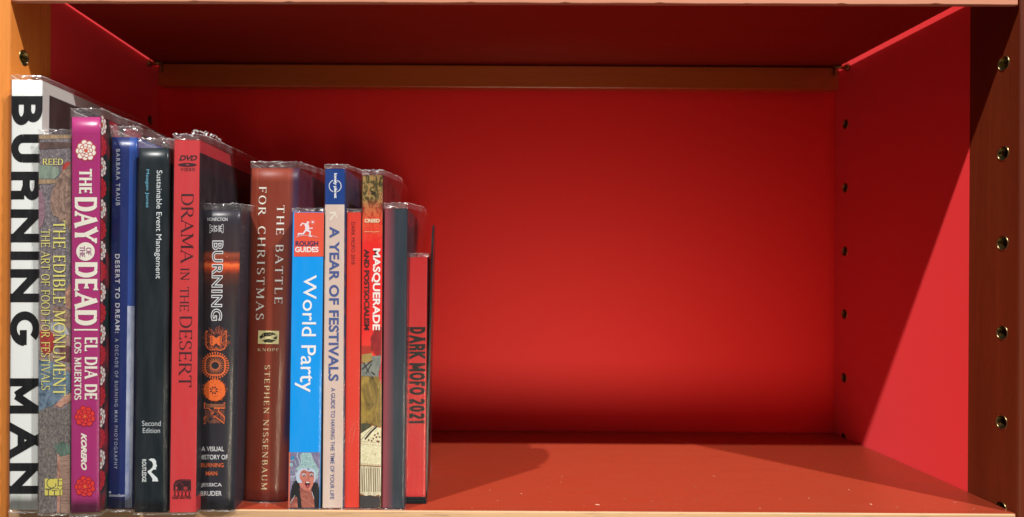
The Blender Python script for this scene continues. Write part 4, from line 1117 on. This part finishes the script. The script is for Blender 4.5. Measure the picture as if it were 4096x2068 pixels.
# 14 --- rightmost red book
b = BOOK('book', 'shortest book, bright red with bold black lettering, rightmost of the row',
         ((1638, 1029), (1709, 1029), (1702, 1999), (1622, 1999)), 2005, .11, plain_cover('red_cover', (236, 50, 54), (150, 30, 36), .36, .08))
write(b, 'title_lettering', sans_text('DARK MOFO 2021', .235, .11, .74), (1638, 1702, 1308, 1636, 1700, 1693), (28, 18, 24))
a = Art(b, 'spine_foot_band'); a.poly([(1622, 1987), (1702, 1987), (1702, 1999), (1622, 1999)], (26, 32, 36)); a.done()
b.sleeve(1013, 2005, seed=14, amp=.8, flare=.0008)
DM = b

# torn flakes along the head of the coral book's sleeve
bm = bmesh.new(); r2 = random.Random(3)
y0c = CORAL.y
for i in range(46):
    k = i / 46; px = 770 + 118 * k + r2.uniform(-4, 4); 
    py = 530 + max(0, (px - 805)) * .46 + r2.uniform(-9, 3) * (1.6 if 815 < px < 870 else .8)
    yy = y0c + .002 + max(0, px - 800) * .00040
    c = unp(px, py, yy)
    for m in range(2):
        q = r2.uniform(.0003, .0011); d = [Vector((r2.uniform(-q, q), r2.uniform(-q, q), r2.uniform(-q, q * 1.6))) for _ in range(4)]
        vs = [bm.verts.new(c + e) for e in d]; bm.faces.new(vs[:3]); bm.faces.new(vs[1:])
link('torn_film', bm, FILM_EDGE, CORAL.film)

# ------------------------------------------------------------------ bookend
be = tag(empty('bookend'), 'thin black metal bookend with rounded top behind the rightmost red book', 'bookend')
bm = bmesh.new()
yf = DM.y + .006; xb = unp(1714, 1400, yf).x; yr = yf + .052; zt = unp(1718, 906, yf + .05).z; th = .0014
R_ = .0255; out = [(yf, 0.0008), (yr, 0.0008)] + [(yr - R_ + R_ * math.cos(math.radians(q)), zt - R_ + R_ * math.sin(math.radians(q))) for q in range(0, 91, 9)] + [(yf + R_ - R_ * math.sin(math.radians(q)), zt - R_ + R_ * math.cos(math.radians(q))) for q in range(0, 91, 9)]
def lean(z): return xb + (z - .10) * .018
fa = [bm.verts.new((lean(z), y, z)) for y, z in out]; fb = [bm.verts.new((lean(z) + th, y, z)) for y, z in out]
bm.faces.new(fa); bm.faces.new(fb[::-1])
for i in range(len(out)): bm.faces.new((fa[i], fb[i], fb[(i + 1) % len(out)], fa[(i + 1) % len(out)]))
bmesh.ops.recalc_face_normals(bm, faces=bm.faces)
bmesh.ops.bevel(bm, geom=[e for e in bm.edges if abs(e.calc_face_angle(0)) > 1.2], offset=.0003, segments=2, affect='EDGES')
link('upright_plate', bm, ENAMEL, be)
bm = bmesh.new(); x_l = DM.edge(0, 0).x + .001
box(bm, x_l, lean(0) + th, yf - .012, yf + .06, 0.00005, 0.00075, .0002); link('base_plate', bm, ENAMEL, be)

# ------------------------------------------------------------------ dust and chips on the lower shelf
bm = bmesh.new(); r3 = random.Random(11)
for px, py, q in [(2390, 2020, 2.2), (2396, 2021, 1.4), (2498, 1998, 1.0), (2610, 2005, 1.0), (2700, 1995, .8), (2855, 1905, 1.0), (2860, 1907, .7), (2785, 2004, .9), (3235, 1994, 1.1), (3485, 2018, 1.5), (3477, 2012, .8), (3395, 1960, 1.0), (3402, 1963, .8), (3820, 2012, 1.2), (2085, 1975, 1.2), (1960, 1962, .8), (2335, 2025, .7), (3590, 2030, 1.0), (3040, 2034, .8), (2200, 2010, .6), (3700, 2026, .7), (2960, 1960, .6)] + [(r3.uniform(1800, 3900), r3.uniform(1860, 2036), r3.uniform(.35, .7)) for _ in range(32)]:
    y = .5
    for _ in range(30): y += unp(px, py, y).z * 1.2
    if y < .513 or y > .75: continue
    c = unp(px, py, y); c.z = .00012; q *= .00042
    vs = [bm.verts.new(c + Vector((q * r3.uniform(.5, 1.3) * math.cos(a) * 1.6, q * r3.uniform(.5, 1.2) * math.sin(a) * 1.4, r3.uniform(0, q * .5)))) for a in (0, 1.3, 2.6, 3.9, 5.2)]
    bm.faces.new(vs)
tag(link('dust', bm, ink((236, 176, 150))), 'pale dust flecks scattered over the terracotta shelf top', 'dust', kind='stuff')
